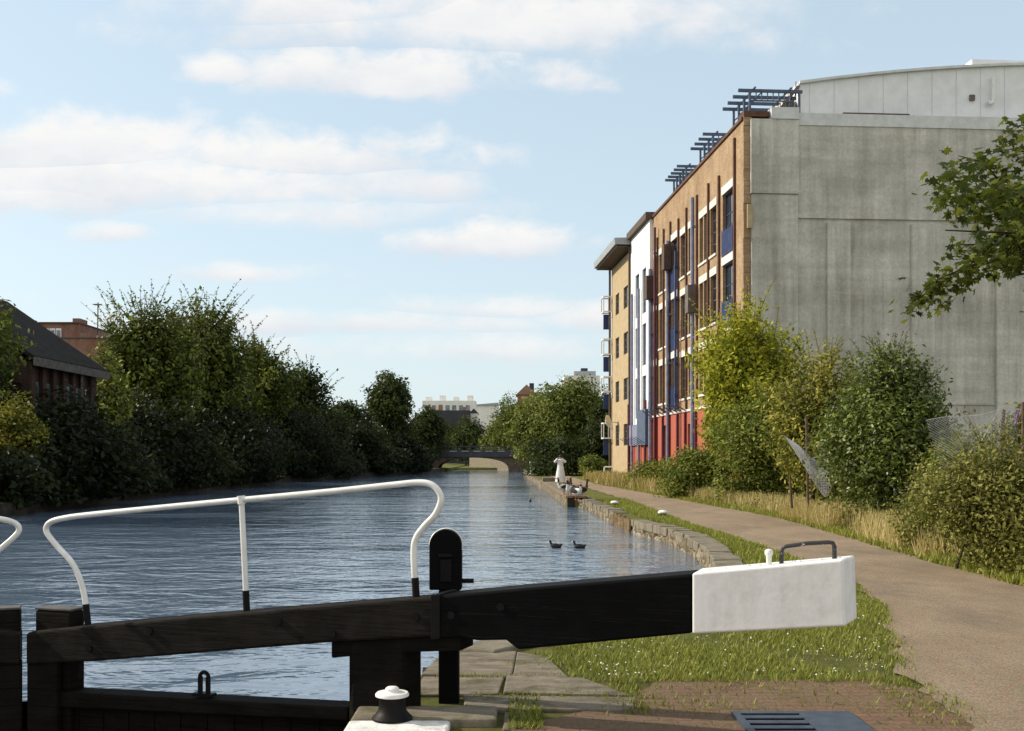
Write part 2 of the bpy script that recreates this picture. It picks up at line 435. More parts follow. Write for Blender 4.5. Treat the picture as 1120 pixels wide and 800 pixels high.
def row(D, closed=False):
    l, r = interp(XL, D), interp(XR, D)
    zb = 0.0 if closed else -3.4
    P = [(-3000,D,0.),(-120,D,.4),(l-14,D,.5),(l-3,D,.35),(l,D,.12),(l+.02,D,zb),(r-.02,D,zb),(r,D,-.012),(r+2,D,-.008),(9,D,0.),(30,D,0.1),(120,D,.1),(3000,D,0)]
    rows.append(mb.pts(P))
row(-400, True)
for d in st: row(d)
row(173, True); row(400, True); row(3500, True)
for a, b in zip(rows, rows[1:]):
    for k in range(12): mb.f.append((a+k, a+k+1, b+k+1, b+k))
tag(obj('ground', mb, M['ground']), kind='structure')

# canal water: upper pound beyond the gates, lower water in the chamber
mb = MB().face([(-.74,7.9,-.33),(12,8.2,-.33),(12,172.5,-.33),(-40,172.5,-.33),(-40,8.2,-.33),(-7.4,7.9,-.33),(-4.1,9.2,-.33)])
tag(obj('water', mb, M['water'], fix=False), kind='structure')
mb = MB().face([(-7.2,-7.9,-2.5),(-1.06,-7.9,-2.5),(-1.06,7.9,-2.5),(-4.1,9.0,-2.5),(-7.2,7.9,-2.5)])
tag(obj('water', mb, M['water'], fix=False), kind='structure')

def sheet(name, left, right, z, mat, jit=.03, step=.25, seed=1):
    g = random.Random(seed); m = MB(); prev = None
    D = left[0][0]; D1 = left[-1][0]; n = 0
    while True:
        s = min(1.0, .25+D*.01)
        l = interp(left, D)+g.uniform(-jit, jit)*(1+D*.01); r = interp(right, D)+g.uniform(-jit, jit)*(1+D*.01)
        b = m.pts([(l+(r-l)*k/6., D, z) for k in range(7)])
        if prev is not None:
            for k in range(6): m.f.append((prev+k, prev+k+1, b+k+1, b+k))
        prev = b
        if D >= D1: break
        D = min(D1, D+max(.12, step*D*.06))
    return tag(obj(name, m, mat, fix=False), kind='structure')
PL = [(-6,2.7),(6.5,2.85),(7.1,3.0),(8.6,3.1),(10.3,3.63),(12.5,4.3),(14.75,4.69),(18,4.75),(22.9,4.67),(26.8,4.5),(39,4.6),(50,4.5),(62.6,4.2),(73,3.7),(90,3.5),(120,3.3),(172,3)]
PR = [(-6,9.5),(6.5,9),(10,8.0),(14.2,6.85),(18.8,7.0),(25.8,7.4),(31,7.6),(41,7.0),(54,6.4),(68.8,5.4),(90,5.2),(120,5.2),(172,5)]
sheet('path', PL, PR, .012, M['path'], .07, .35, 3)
sheet('paving', [(-6,-.2),(6.6,-.25),(7.0,.1),(7.6,.78),(8.0,.85),(8.45,1.2)], [(-6,3.6),(6.9,3.3),(7.6,3.2),(8.45,2.9)], .006, M['paving'], .09, .3, 5)

# flagstones on the lockside, one uneven pavement
mb = MB(); g = random.Random(11)
def flag(c, h, z1):
    P = [Vector((x+g.uniform(-.015,.015), y+g.uniform(-.015,.015), z1+g.uniform(-.006,.006))) for x, y in c]
    mb.box8([p-Vector((0,0,h)) for p in P]+P)
for c, z in (([(-.72,8.58),(.0,8.52),(.05,9.62),(-.62,9.6)],.02), ([(.02,8.5),(.46,8.42),(.3,9.35),(.06,9.6)],.025), ([(-.70,7.92),(-.1,7.9),(-.06,8.54),(-.71,8.55)],.015),
             ([(-.08,7.86),(.86,7.82),(.55,8.44),(-.04,8.5)],.03), ([(-.34,7.42),(.84,7.38),(.88,7.80),(-.36,7.86)],.022), ([(-.05,6.9),(.12,6.9),(.16,7.38),(-.04,7.4)],.004)):
    flag(c, .12, z)
tag(obj('flagstones', mb, M['flag'], bevel=.012), kind='structure')

# coping stones at the chamber edge
t = thing('coping_stone', 'mossy brown lockside coping block with white painted front edge under the bollard', 'coping stone', (-.6,7.1,0))
obj('stone', MB().bx(-1.055,-.10,7.02,7.40,-.25,.045), M['coping'], t, bevel=.02)
obj('painted_edge', MB().bx(-1.06,-.40,6.55,7.015,-.25,.040), M['white_edge'], t, bevel=.02)
o = obj('coping_stone', MB().bx(-1.05,-.06,5.6,6.53,-.25,.03), M['coping'], bevel=.02, org=(-.6,6,0))
tag(o, 'plain stone block right in front of the white painted lock edge', 'coping stone')
t = thing('lock_wall', 'dark brick side wall of the lock chamber below the bollard', 'wall', (-1.1,3,-1))
mb = MB().bx(-1.09,-1.065,-7.5,7.26,-3.3,-.255)
obj('brickwork', mb, M['dark_wall'], t)
t2 = tag(obj('lock_wall', MB().bx(-7.19,-7.16,-7.5,8.1,-3.3,.1), M['dark_wall'], org=(-7.2,3,-1)), 'far side wall of the lock chamber behind the second gate', 'wall')

# rubble wall along the curving right bank
def bank_wall(name, tab, D0, D1, z0, z1, mat, sgn, seed, out=.05, jit=.05, step=.13):
    g = random.Random(seed); m = MB(); prev = None; nz = 7
    P = []; D = D0
    while D < D1:
        P.append(Vector((interp(tab, D), D, 0))); D += step*(1 if D < 35 else 3)
    P.append(Vector((interp(tab, D1), D1, 0)))
    for i, p in enumerate(P):
        tn = (P[min(i+1,len(P)-1)]-P[max(i-1,0)]).normalized()
        nr = Vector((-tn.y, tn.x, 0))*sgn
        b = m.pts([p+nr*(out+(g.uniform(-jit,jit) if k < nz-1 else g.uniform(-.02,.02))+.05*(1-k/(nz-1)))+Vector((0,0,z0+(z1-z0)*k/(nz-1)+(g.uniform(-.02,.03) if k == nz-1 else 0))) for k in range(nz)]
                  +[p-nr*.05+Vector((0,0,z1+g.uniform(-.01,.01))), p-nr*.3+Vector((0,0,z1-.03))])
        if prev is not None:
            for k in range(nz+1): m.f.append((prev+k, prev+k+1, b+k+1, b+k))
        prev = b
    return m
def coping_run(tab, D0, D1, sgn, seed, w=.42, z=.0, L=(.6,1.1)):
    g = random.Random(seed); m = MB(); D = D0
    while D < D1-.2:
        E = min(D1, D+g.uniform(*L)); a = Vector((interp(tab,D),D,0)); b = Vector((interp(tab,E),E,0))
        tn = (b-a).normalized(); nr = Vector((-tn.y,tn.x,0))*sgn
        zz = z+g.uniform(0,.035); o1 = g.uniform(.03,.1); w2 = w+g.uniform(-.08,.08)
        a2 = a+tn*.015; b2 = b-tn*.015
        lo = [a2+nr*o1, b2+nr*o1, b2-nr*w2, a2-nr*w2]
        m.box8([p+Vector((0,0,z-.16)) for p in lo]+[p+Vector((0,0,zz+.015+g.uniform(-.01,.01))) for p in lo])
        D = E
    return m
t = thing('canal_wall', 'low rubble stone wall edging the curving right bank of the canal', 'canal wall', (3,20,0))
obj('rubble_face', bank_wall('w', XR, 7.9, 44.4, -1.3, -.02, M['rubble'], 1, 4), M['rubble'], t, fix=False)
obj('coping', coping_run(XR, 9.7, 29.9, 1, 6), M['coping'], t, bevel=.02)
obj('coping', coping_run(XR, 33.6, 44.3, 1, 7), M['coping'], t)
t = thing('canal_wall', 'raised stone landing with pale top where the geese gather', 'canal wall', (2.4,60,0))
mb = MB(); mb.box8([Vector(p) for p in ((2.32,44.6,-1.2),(4.1,44.6,-1.2),(3.6,74,-1.2),(2.02,74,-1.2),(2.3,44.6,.06),(3.3,44.6,.06),(2.9,74,.06),(2.0,74,.06))])
obj('stonework', mb, M['rubble'], t); 
obj('end_face', MB().bx(2.28,3.2,44.46,44.58,-1.2,.055), M['dark_wall'], t)
mb = MB(); mb.box8([Vector(p) for p in ((2.22,44.4,.065),(3.1,44.4,.065),(2.7,74,.065),(1.92,74,.065),(2.22,44.4,.16),(3.1,44.4,.16),(2.7,74,.16),(1.92,74,.16))])
obj('coping', mb, M['flag'], t, bevel=.02)
t = thing('canal_wall', 'distant low stone edge of the towpath leading to the bridge', 'canal wall', (1.8,110,0))
obj('stonework', bank_wall('w', XR, 74.2, 148, -1.2, .02, M['rubble'], 1, 8, step=.5), M['rubble'], t, fix=False)
t = thing('canal_wall', 'dark overgrown bank wall along the left side of the canal', 'canal wall', (-18,60,0))
obj('stonework', bank_wall('w', XL, 8.4, 148, -1.3, .16, M['dark_wall'], -1, 9, step=.4), M['dark_wall'], t, fix=False)
# timber piling in the wall
mb = MB(); g = random.Random(3); D = 30.0
while D < 33.6:
    x = interp(XR, D); r = .075
    mb.tube([(x-.11+g.uniform(-.02,.02), D, -1.2), (x-.10+g.uniform(-.02,.02), D+g.uniform(-.02,.02), g.uniform(-.06,.06))], [r, r*.85], 7)
    D += .16
tag(obj('timber_piling', mb, M['stakes'], smooth=50, org=(3.4,31.8,0)), 'row of weathered brown timber piles shoring the right bank wall', 'timber piling')

# ------------------------------------------------------------------ lock gate
TH = R(20); NN = Vector((math.sin(TH), math.cos(TH), 0)); AX = Vector((math.cos(TH), -math.sin(TH), 0))
_D = 6.3; _P = Vector(((922-560)/F*_D, _D, 0)); CC = NN.dot(_P)
def gp(px, py, off=0.0):
    k = (px-560)/F; D = (CC+off)/(math.sin(TH)*k+math.cos(TH))
    return at(px, py, D)
def slab(m, poly, off0, off1):
    """a balk: front outline given where it meets the gate's face plane, pushed back by its real thickness"""
    F0 = [gp(x, y, off0) for x, y in poly]
    m.prism(F0, NN*(off1-off0)); return m
MIT = gp(28, 700)
root0 = Vector((gp(410,700).x, gp(410,700).y, 0))
gate = thing('lock_gate', 'black and white lock gate with its long balance beam reaching to the right', 'lock gate', root0)
beam = obj('balance_beam', slab(MB(), [(28,693),(34,691),(200,676),(474,653.5),(474,697),(360,703),(100,724),(28,727)][::-1], 0, .27), M['wood'], gate, bevel=.018)
ORG[beam.name] = root0
bs = obj('painted_section', slab(MB(), [(474.3,652.5),(560,644.5),(757,628),(757,693),(566,711),(553,700.5),(521,701),(505,697.5),(474.3,698)][::-1], -.006, .29), M['black'], beam, bevel=.016)
we = MB()
ft = [(757.4,627),(922,612),(924.5,685),(757.4,693.5)]
F0 = [gp(x, y)-NN*.012 for x, y in ft]
bk = [p+NN*.32 for p in F0]; bk[1] += AX*.055; bk[2] += AX*.055
we.box8([F0[3],F0[2],bk[2],bk[3],F0[0],F0[1],bk[1],bk[0]])
wend = obj('white_end', we, M['white'], beam, bevel=.014, seg=3)
wend['label'] = 'white painted end of the beam'
def topz(px): return gp(px, 627+(612-627)*(px-757.4)/(922-757.4))
# pull handle, knob and coach bolts on the white end
def ontop(px, up=0.0, off=.14): return topz(px)+NN*off+Vector((0,0,up))
a, b = ontop(852), ontop(911)
mb = MB(); hpts = []
for k, (u, h) in enumerate(((0,-.01),(0,.07),(.03,.092),(.10,.098),(.5,.104),(.9,.098),(.97,.092),(1,.07),(1,-.01))):
    hpts.append(a.lerp(b, u)+Vector((0,0,h)))
mb.tube(hpts, .0135, 8); obj('pull_handle', mb, M['chipped'], beam, smooth=60)
mb = MB().lathe([(.016,-.01),(.018,.05),(.026,.062),(.026,.082),(.014,.092)], ontop(838), 12); obj('knob', mb, M['rail_white'], beam, smooth=50)
for px in (772,790,815,828,866,872,896,916):
    mb = MB().lathe([(.014,-.008),(.013,.005),(.007,.009)], ontop(px, 0, .10+.08*rnd.random()), 10); obj('bolt', mb, M['white'], beam, smooth=40)
for px, py in ((98,709),(164,690),(305,680),(364,693),(455,675),(494,673),(548,664)):
    c = gp(px, py); mb = MB(); mb.tube([c-NN*.012, c+NN*.02], .028, 8); obj('bolt', mb, M['iron'], beam, smooth=40)
# packing timber under the beam at the heel
obj('packing_timber', slab(MB(), [(362,699),(505,694),(505,712),(440,714),(362,720)][::-1], .045, .26), M['dark_wood'], gate, bevel=.012)
obj('iron_strap', slab(MB(), [(471,651),(481,650),(481,699),(471,700)][::-1], -.016, .275), M['iron'], gate, bevel=.004)
# posts
def post(name, x0, x1, ytop, off0, off1, zbot, mat, bev=.02):
    m = MB(); A, B = gp(x0, ytop, off0), gp(x1, ytop, off0)
    z = (A.z+B.z)/2
    P = [A, B, B+NN*(off1-off0), A+NN*(off1-off0)]
    m.box8([Vector((p.x,p.y,zbot)) for p in P]+[Vector((p.x,p.y,z)) for p in P])
    return obj(name, m, mat, gate, bevel=bev)
post('heel_post', 379, 441, 700, .03, .36, -2.9, M['dark_wood'], .05)
post('mitre_post', 28.5, 62, 722, .02, .088, -2.9, M['dark_wood'])
post('mitre_post', 38, 77, 668.5, .09, .25, -2.9, M['dark_wood'])
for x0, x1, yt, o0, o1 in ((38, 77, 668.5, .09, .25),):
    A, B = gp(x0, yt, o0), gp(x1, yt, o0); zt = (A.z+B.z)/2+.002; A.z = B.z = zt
    obj('sunlit_post_top', MB().box8([A, B, B+NN*.158, A+NN*.158]+[p+Vector((0,0,.018)) for p in (A, B, B+NN*.158, A+NN*.158)]), M['fascia'], gate, bevel=.005)  # added pale slab: sunlight on the post top put into its colour
# rails, boarding, brace
tr = obj('top_rail', slab(MB(), [(62,757),(380,774),(380,789),(62,774)][::-1], .06, .27), M['dark_wood'], gate, bevel=.015)
m = MB(); A, B = gp(60,770,.14), gp(382,770,.14)
n = 11
for i in range(n):
    p, q = A.lerp(B, i/n+.002), A.lerp(B, (i+1)/n-.002); zt = -.20+.15*i/n
    m.box8([Vector((p.x,p.y,-2.9)),Vector((q.x,q.y,-2.9)),Vector((q.x,q.y,-2.9))+NN*.06,Vector((p.x,p.y,-2.9))+NN*.06,
            Vector((p.x,p.y,zt)),Vector((q.x,q.y,zt)),Vector((q.x,q.y,zt))+NN*.06,Vector((p.x,p.y,zt))+NN*.06])
obj('boarding', m, M['dark_wood'], gate)
p, q = A-NN*.07, B-NN*.07
obj('lower_rail', MB().box8([Vector((p.x,p.y,-1.3)),Vector((q.x,q.y,-1.3)),Vector((q.x,q.y,-1.3))+NN*.06,Vector((p.x,p.y,-1.3))+NN*.06,Vector((p.x,p.y,-1.05)),Vector((q.x,q.y,-1.05)),Vector((q.x,q.y,-1.05))+NN*.06,Vector((p.x,p.y,-1.05))+NN*.06]), M['dark_wood'], gate)
# eye bracket on the rail
m = MB(); c = gp(222, 760, .12); s = .037
for dx in (-1, 1):
    m.box8([c+AX*(dx*.034-.012)+NN*y+Vector((0,0,z)) for z in (0,) for y in (0,)]*0+[c+AX*(dx*.034-.012), c+AX*(dx*.034+.012), c+AX*(dx*.034+.012)+NN*.03, c+AX*(dx*.034-.012)+NN*.03]+[c+AX*(dx*.034-.012)+Vector((0,0,.13)), c+AX*(dx*.034+.012)+Vector((0,0,.13)), c+AX*(dx*.034+.012)+NN*.03+Vector((0,0,.13)), c+AX*(dx*.034-.012)+NN*.03+Vector((0,0,.13))])
m.tube([c+NN*.015+AX*.038*math.cos(u)+Vector((0,0,.125+.038*math.sin(u))) for u in [math.pi*k/8 for k in range(9)]], .015, 8)
m.box(c+NN*.015+Vector((0,0,0)), (.17,.07,.02), Matrix.Rotation(-TH, 3, 'Z'))
obj('lifting_eye', m, M['iron'], gate, smooth=40)
m = MB().tube([gp(88,722,.1), gp(88,742,.1)], .014, 8); obj('tie_rod', m, M['iron'], gate)
# handrail: one bent tube and a centre post
def smoothpath(P, n=6):
    P = [Vector(p) for p in P]; out = []
    for i in range(len(P)-1):
        p0, p1, p2, p3 = P[max(i-1,0)], P[i], P[i+1], P[min(i+2,len(P)-1)]
        for k in range(n):
            t = k/n
            out.append(.5*((2*p1)+(p2-p0)*t+(2*p0-5*p1+4*p2-p3)*t*t+(3*p1-p0-3*p2+p3)*t**3))
    out.append(P[-1]); return out
RO = .14
rail = [(96,684),(94,662),(89,638),(79,616),(63,598),(52,584),(51,576),(57,570.5),(70,567),(95,563.5),(180,555),(264,547),(360,538),(430,530.5),(458,528),(472,530.5),(480.5,539),(482,549),(476,563),(464,576),(455,589),(452.5,606),(455,655)]
hr = obj('handrail', MB().tube(smoothpath([gp(x,y,RO) for x,y in rail]), .0225, 10), M['rail_white'], gate, smooth=60)
ORG[hr.name] = root0
obj('post', MB().tube([gp(264,545,RO), gp(270,670,RO)], .0215, 10), M['rail_white'], hr, smooth=60)
obj('collar', MB().tube([gp(263.6,542.5,RO), gp(264.4,551.5,RO)], .030, 10), M['rail_white'], hr, smooth=60)
for (a, b) in (((96.6,686),(93.8,661)),((270,671),(268.8,646)),((455.3,656),(454.0,632))):
    m = MB().tube([gp(*a,RO), gp(*b,RO)], .0255, 10); m.tube([gp(*a,RO)+Vector((0,0,-.02)), gp(*a,RO)+Vector((0,0,.02))], .042, 10)
    obj('foot', m, M['iron'], hr, smooth=40)
# second leaf, mirrored about the mitre
mx = gp(27, 700).x-.015
g2 = gate.copy(); COL.objects.link(g2); g2.location = (2*mx-root0.x, root0.y, root0.z); g2.scale = (-1,1,1)
g2['label'] = 'second lock gate cut off by the left edge, only rail end and post showing'
for o in (gate, g2): o['group'] = 'pair of mitre gates closing the lock'
for ch in list(gate.children):
    c = ch.copy(); COL.objects.link(c); c.parent = g2
    if c.name.startswith('handrail'): c.location = (-.06, 0, 0)
    for s in list(ch.children):
        d = s.copy(); COL.objects.link(d); d.parent = c

# paddle gear post beyond the beam
Dp = 7.74
c0 = at(487.5, 760, Dp)
pg = thing('paddle_gear', 'black round-topped paddle gear post standing behind the balance beam', 'paddle gear', (c0.x, Dp, 0))
w = 35/F*Dp/2; ztop = at(487, 579, Dp).z; zc = ztop-w
prof = [Vector((c0.x-w,Dp-.05,.80)), Vector((c0.x+w,Dp-.05,.80))]+[Vector((c0.x+w*math.cos(a), Dp-.05, zc+w*math.sin(a))) for a in [math.pi*k/20 for k in range(21)]]
hs = obj('housing', MB().prism(prof, (0,.17,0)), M['black'], pg, bevel=.008)
# a thin pale edge band round the head
m = MB(); arc = [Vector((c0.x+(w+.002)*math.cos(a), Dp+.035, zc+(w+.002)*math.sin(a))) for a in [math.pi*(-.25+1.25*k/26) for k in range(27)]]
m.tube(arc, .0065, 6); obj('edge_band', m, M['rail_white'], pg, smooth=60)
obj('cover_plate', MB().bx(c0.x-.035,c0.x+.045,Dp-.066,Dp-.0505,.86,1.02), M['iron'], pg, bevel=.004)
obj('hinge', MB().bx(c0.x-.045,c0.x+.05,Dp-.072,Dp-.0505,1.035,1.06), M['iron'], pg, bevel=.004)
sp = at(505, 636, Dp)
obj('spindle', MB().tube([(sp.x-.03,Dp+.03,sp.z),(sp.x+.085,Dp+.03,sp.z)], .017, 8), M['iron'], pg, smooth=50)
pw = 22/F*Dp/2; cx = at(491,700,Dp).x
obj('post', MB().bx(cx-pw,cx+pw,Dp-.045,Dp+.115,-.05,.80), M['black'], pg, bevel=.012)

# mooring bollards
def bollard(name, label, loc, s, group=None):
    t = thing(name, label, 'bollard', (0,0,0), group=group)
    obj('base', MB().lathe([(.135,0),(.135,.012),(.118,.028),(.098,.05),(.088,.09),(.088,.135),(.096,.152)], (0,0,0), 28), M['iron'], t, smooth=40)
    obj('cap', MB().lathe([(.100,.150),(.112,.154),(.112,.166),(.104,.176),(.05,.182),(.044,.190),(.046,.202),(.034,.212),(.012,.214)], (0,0,0), 28), M['bollard_white'], t, smooth=40)
    t.location = loc; t.scale = (s,s,s); return t
b0 = gnd(429, 786, .045)
bollard('mooring_bollard', 'black iron mooring bollard with white cap at the lock edge', (b0.x, b0.y, .043), .98)
def low_bollard(label, loc, s):
    t = thing('mooring_stub', label, 'bollard', (0,0,0), group='low bollards along the towpath')
    obj('stem', MB().lathe([(.11,-.02),(.10,.05),(.08,.09),(.085,.11)], (0,0,0), 20), M['iron'], t, smooth=40)
    obj('cap', MB().lathe([(.085,.108),(.13,.12),(.135,.15),(.10,.185),(.04,.20)], (0,0,0), 20), M['bollard_white'], t, smooth=40)
    t.location = loc; t.scale = (s,s,s); return t
p = gnd(725, 566); low_bollard('squat white topped mooring bollard on the grass strip nearest the gate', (p.x,p.y,-.01), 1.1)
p = gnd(672, 554); low_bollard('farther squat white mooring bollard beside the timber piles', (p.x,p.y,-.01), 1.05)

# drain grate in the paving
g0, g1 = gnd(800, 779), gnd(922, 779)
t = thing('drain_grate', 'dark blue iron drain grate with slots set in the red paving', 'drain grate', ((g0.x+g1.x)/2, 7.1, 0))
x0, x1 = g0.x, g1.x
obj('void', MB().bx(x0+.02,x1-.32,6.55,7.26,-.05,.0165), M['plate_dark'], t)
m = MB(); m.bx(x0-.02,x0+.03,6.5,7.32,.0,.026); m.bx(x1-.34,x1+.02,6.5,7.32,.0,.026); m.bx(x0+.03,x1-.34,7.26,7.32,.0,.026); m.bx(x0+.03,x1-.34,6.5,6.56,.0,.026)
obj('frame', m, M['plate'], t, bevel=.004)
for k in range(5):
    y = 6.60+k*.135
    obj('bar', MB().bx(x0+.031,x1-.341,y,y+.075,.0,.024), M['plate'], t, bevel=.004)

# ------------------------------------------------------------------ warehouse on the right bank
C0 = Vector((10.7, 50.0, 0)); U = Vector((-.072, 1, 0)).normalized(); V = Vector((U.y, -U.x, 0))   # U runs away along the canal front, V across the end wall
def fp(s, z, d=0.0): return C0+U*s-V*d+Vector((0,0,z))          # canal front; d = proud towards the water
def fbox(m, s0, s1, z0, z1, d0, d1):
    return m.box8([fp(s0,z0,d0),fp(s1,z0,d0),fp(s1,z0,d1),fp(s0,z0,d1),fp(s0,z1,d0),fp(s1,z1,d0),fp(s1,z1,d1),fp(s0,z1,d1)])
def ep(v, z, d=0.0): return C0+V*v-U*d+Vector((0,0,z))          # end wall facing the lock; d = proud towards the lock
def ebox(m, v0, v1, z0, z1, d0, d1):
    return m.box8([ep(v0,z0,d0),ep(v1,z0,d0),ep(v1,z0,d1),ep(v0,z0,d1),ep(v0,z1,d0),ep(v1,z1,d0),ep(v1,z1,d1),ep(v0,z1,d1)])
def wall_open(m, s0, s1, z0, z1, opens, d=0.0, rec=.22):
    S = sorted({s0,s1}|{o[0] for o in opens}|{o[1] for o in opens}); Z = sorted({z0,z1}|{o[2] for o in opens}|{o[3] for o in opens})
    for a, b in zip(S, S[1:]):
        for c, e in zip(Z, Z[1:]):
            ms, mz = (a+b)/2, (c+e)/2
            if any(o[0] < ms < o[1] and o[2] < mz < o[3] for o in opens): continue
            m.face([fp(a,c,d),fp(a,e,d),fp(b,e,d),fp(b,c,d)])
    for a, b, c, e in opens:
        i = d-rec
        m.face([fp(a,c,d),fp(a,e,d),fp(a,e,i),fp(a,c,i)]); m.face([fp(b,c,d),fp(b,e,d),fp(b,e,i),fp(b,c,i)])
        m.face([fp(a,c,d),fp(b,c,d),fp(b,c,i),fp(a,c,i)]); m.face([fp(a,e,d),fp(b,e,d),fp(b,e,i),fp(a,e,i)])
    return m
def window(par, s0, s1, z0, z1, d, mat, glass, cols=2, rowsn=3, name='window'):
    m = MB(); w = .05
    fbox(m,s0,s0+w,z0,z1,d,d+.06); fbox(m,s1-w,s1,z0,z1,d,d+.06); fbox(m,s0+w,s1-w,z0,z0+w,d,d+.06); fbox(m,s0+w,s1-w,z1-w,z1,d,d+.06)
    for k in range(1, cols): c = s0+(s1-s0)*k/cols; fbox(m,c-.022,c+.022,z0+w,z1-w,d+.004,d+.05)
    for k in range(1, rowsn): c = z0+(z1-z0)*k/rowsn; fbox(m,s0+w,s1-w,c-.02,c+.02,d+.002,d+.045)
    f = obj(name, m, mat, par)
    m = MB().face([fp(s0+.01,z0+.01,d+.02),fp(s0+.01,z1-.01,d+.02),fp(s1-.01,z1-.01,d+.02),fp(s1-.01,z0+.01,d+.02)])
    obj('pane', m, glass, f, org=ORG[par.name], fix=False); return f

wh = thing('warehouse', 'five storey brick canalside warehouse with bare concrete end wall and white vaulted roof storey', 'warehouse', C0)
FL = [(4.75,7.0),(8.25,10.55),(11.75,14.05)]            # window sill / head of each upper storey
FL = [(5.1,7.5),(8.6,11.05),(12.1,14.55)]
WIN = [(4.7,5.9),(6.5,7.25),(7.45,8.2),(9.4,10.7),(11.5,12.7),(15.4,16.7),(17.4,18.6)]
DOOR = [(1.5,3.5),(13.2,15.0),(19.1,20.2)]
op = [(a,b,z0,z1) for a,b in WIN for z0,z1 in FL]+[(a,b,z0-.45,z1+.15) for a,b in DOOR for z0,z1 in FL]
obj('brick_front', wall_open(MB(), 0, 20.6, 4.35, 17.35, op), M['brick_warm'], wh, fix=False)
obj('rear_wall', fbox(MB(), .05, 36.5, 0, 17.2, -16, -.6), M['concrete'], wh)
red_op = [(4.7,5.9,1.2,3.6),(9.4,10.7,1.2,3.6),(15.6,17.2,1.0,3.7)]
obj('red_ground_floor', wall_open(MB(), 0, 20.6, -.1, 4.3, red_op, .05), M['brick_red_paint'], wh, fix=False)
obj('parapet', fbox(MB(), -.05, 20.6, 17.352, 17.5, -.35, .09), M['pier_red'], wh)
obj('string_course', fbox(MB(), 0, 20.6, 4.302, 4.42, -.02, .13), M['lintel'], wh)
for a, b, z0, z1 in [o for o in op if (o[0],o[1]) in WIN]:
    window(wh, a, b, z0, z1, -.215, M['frame'], M['glass'], 2 if b-a > .8 else 1, 4)
for a, b in DOOR:
    for z0, z1 in FL:
        f = window(wh, a, b, z0-.45, z1+.15, -.215, M['blue'], M['glass'], 3, 3, 'balcony_door')
        m = MB(); fbox(m, a+.02, b-.02, z0-.45, z0+.75, .003, .06)
        for k in range(6): c = a+.1+(b-a-.2)*k/5; fbox(m, c-.03, c+.03, z0-.42, z0+.85, .061, .09)
        obj('balcony_panel', m, M['blue'], wh)
        obj('lintel', fbox(MB(), a-.1, b+.1, z1+.152, z1+.55, -.05, .05), M['roof_band'], wh)
for a, b in [(4.7,5.9),(6.5,8.2),(9.4,10.7),(11.5,12.7),(15.4,16.7),(17.4,18.6)]:
    for z0, z1 in FL:
        obj('lintel', fbox(MB(), a-.08, b+.08, z1+.002, z1+.38, -.05, .03), M['lintel'], wh)
        obj('sill', fbox(MB(), a-.06, b+.06, z0-.12, z0-.002, -.1, .08), M['lintel'], wh)
for s in (1.15,3.95,6.05,8.5,10.95,12.95,15.1,17.0,18.85):
    top = 16.9-(.9 if s not in (1.15,) else 0)-rnd.random()*.4
    obj('pier', fbox(MB(), s, s+.17, 4.43, top, -.01, .11), M['pier_red'], wh)
    if s > 4: obj('pier_foot', fbox(MB(), s, s+.2, -.1, 4.29, .04, .17), M['pipe_red'], wh)
for s, mt, z0, z1, r in ((8.9,'blue_lilac',0,15.9,.11),(13.05,'blue',4.4,13.8,.07),(15.2,'blue_lilac',0,14.8,.10),(20.45,'blue_lilac',0,14.0,.12),(18.95,'pipe_red',0,16.4,.08)):
    m = MB().tube([fp(s,z0,.22),fp(s,z1,.22)], r, 8)
    for k in range(5): z = z0+(z1-z0)*(k+.5)/5; fbox(m, s-.13, s+.13, z-.05, z+.05, .0, .3)
    obj('downpipe', m, M[mt], wh, smooth=40)
for s, z in ((8.9,9.6),(20.3,12.0),(15.0,13.0)):
    m = MB(); fbox(m, s-.35, s+.35, z, z+1.5, .1, .55); obj('balcony_box', m, M['rust'] if s > 9 else M['frame'], wh)
for s0, s1 in ((10.9,15.2),(15.6,20.4)):       # awning spikes over the red ground floor
    m = MB()
    for k in range(5):
        s = s0+(s1-s0)*k/4; m.tube([fp(s,4.3,.05),fp(s-.05,4.75,.75)], .035, 6)
    obj('awning_bracket', m, M['blue_grey'], wh)
# fire-escape ladder
m = MB()
for s in (11.1,11.55): m.tube([fp(s,2.0,.35),fp(s,9.5,.35)], .03, 6)
for k in range(20): z = 2.2+k*.37; m.tube([fp(11.1,z,.35),fp(11.55,z,.35)], .02, 5)
obj('ladder', m, M['pier_red'], wh)
# concrete end wall
obj('concrete_wall', ebox(MB(), 2.3, 46, -.1, 17.15, -.6, 0), M['concrete'], wh)
obj('concrete_upper', ebox(MB(), 2.55, 46, 12.85, 17.148, .002, .10), M['concrete'], wh)
obj('corner_strip', ebox(MB(), .35, 2.54, -.1, 13.9, -.4, .24), M['concrete'], wh, bevel=.02)
obj('corner_strip', ebox(MB(), .30, 2.56, 13.91, 17.36, -.4, .30), M['concrete'], wh, bevel=.02)
g = random.Random(5); m = MB()
for k in range(44):
    z = k*.4-.1; x = .16+.16*g.random()
    ebox(m, .005, .34+x*.1, z, z+.398, -.4, .05+.07*g.random())
obj('quoin', m, M['brick_warm'], wh)
for v0 in (3.95,8.0,12.1,16.4,20.7,25.0):
    obj('pilaster', ebox(MB(), v0, v0+1.1, -.1, 12.65, .002, .20), M['concrete'], wh, bevel=.02)
for v0, v1 in ((9.1,12.1),(13.2,16.4)): obj('panel_joint', ebox(MB(), v0+.01, v1-.01, 4.2, 4.32, .001, .06), M['concrete'], wh)
obj('wall_band', ebox(MB(), 2.565, 46, 17.152, 17.72, -.6, .14), M['roof_band'], wh)
obj('corner_cap', ebox(MB(), 1.25, 2.56, 17.362, 17.9, -.8, .34), M['roof_band'], wh)
obj('brick_corner_top', ebox(MB(), .0, 1.2, 17.502, 17.75, -.7, .16), M['pier_red'], wh)
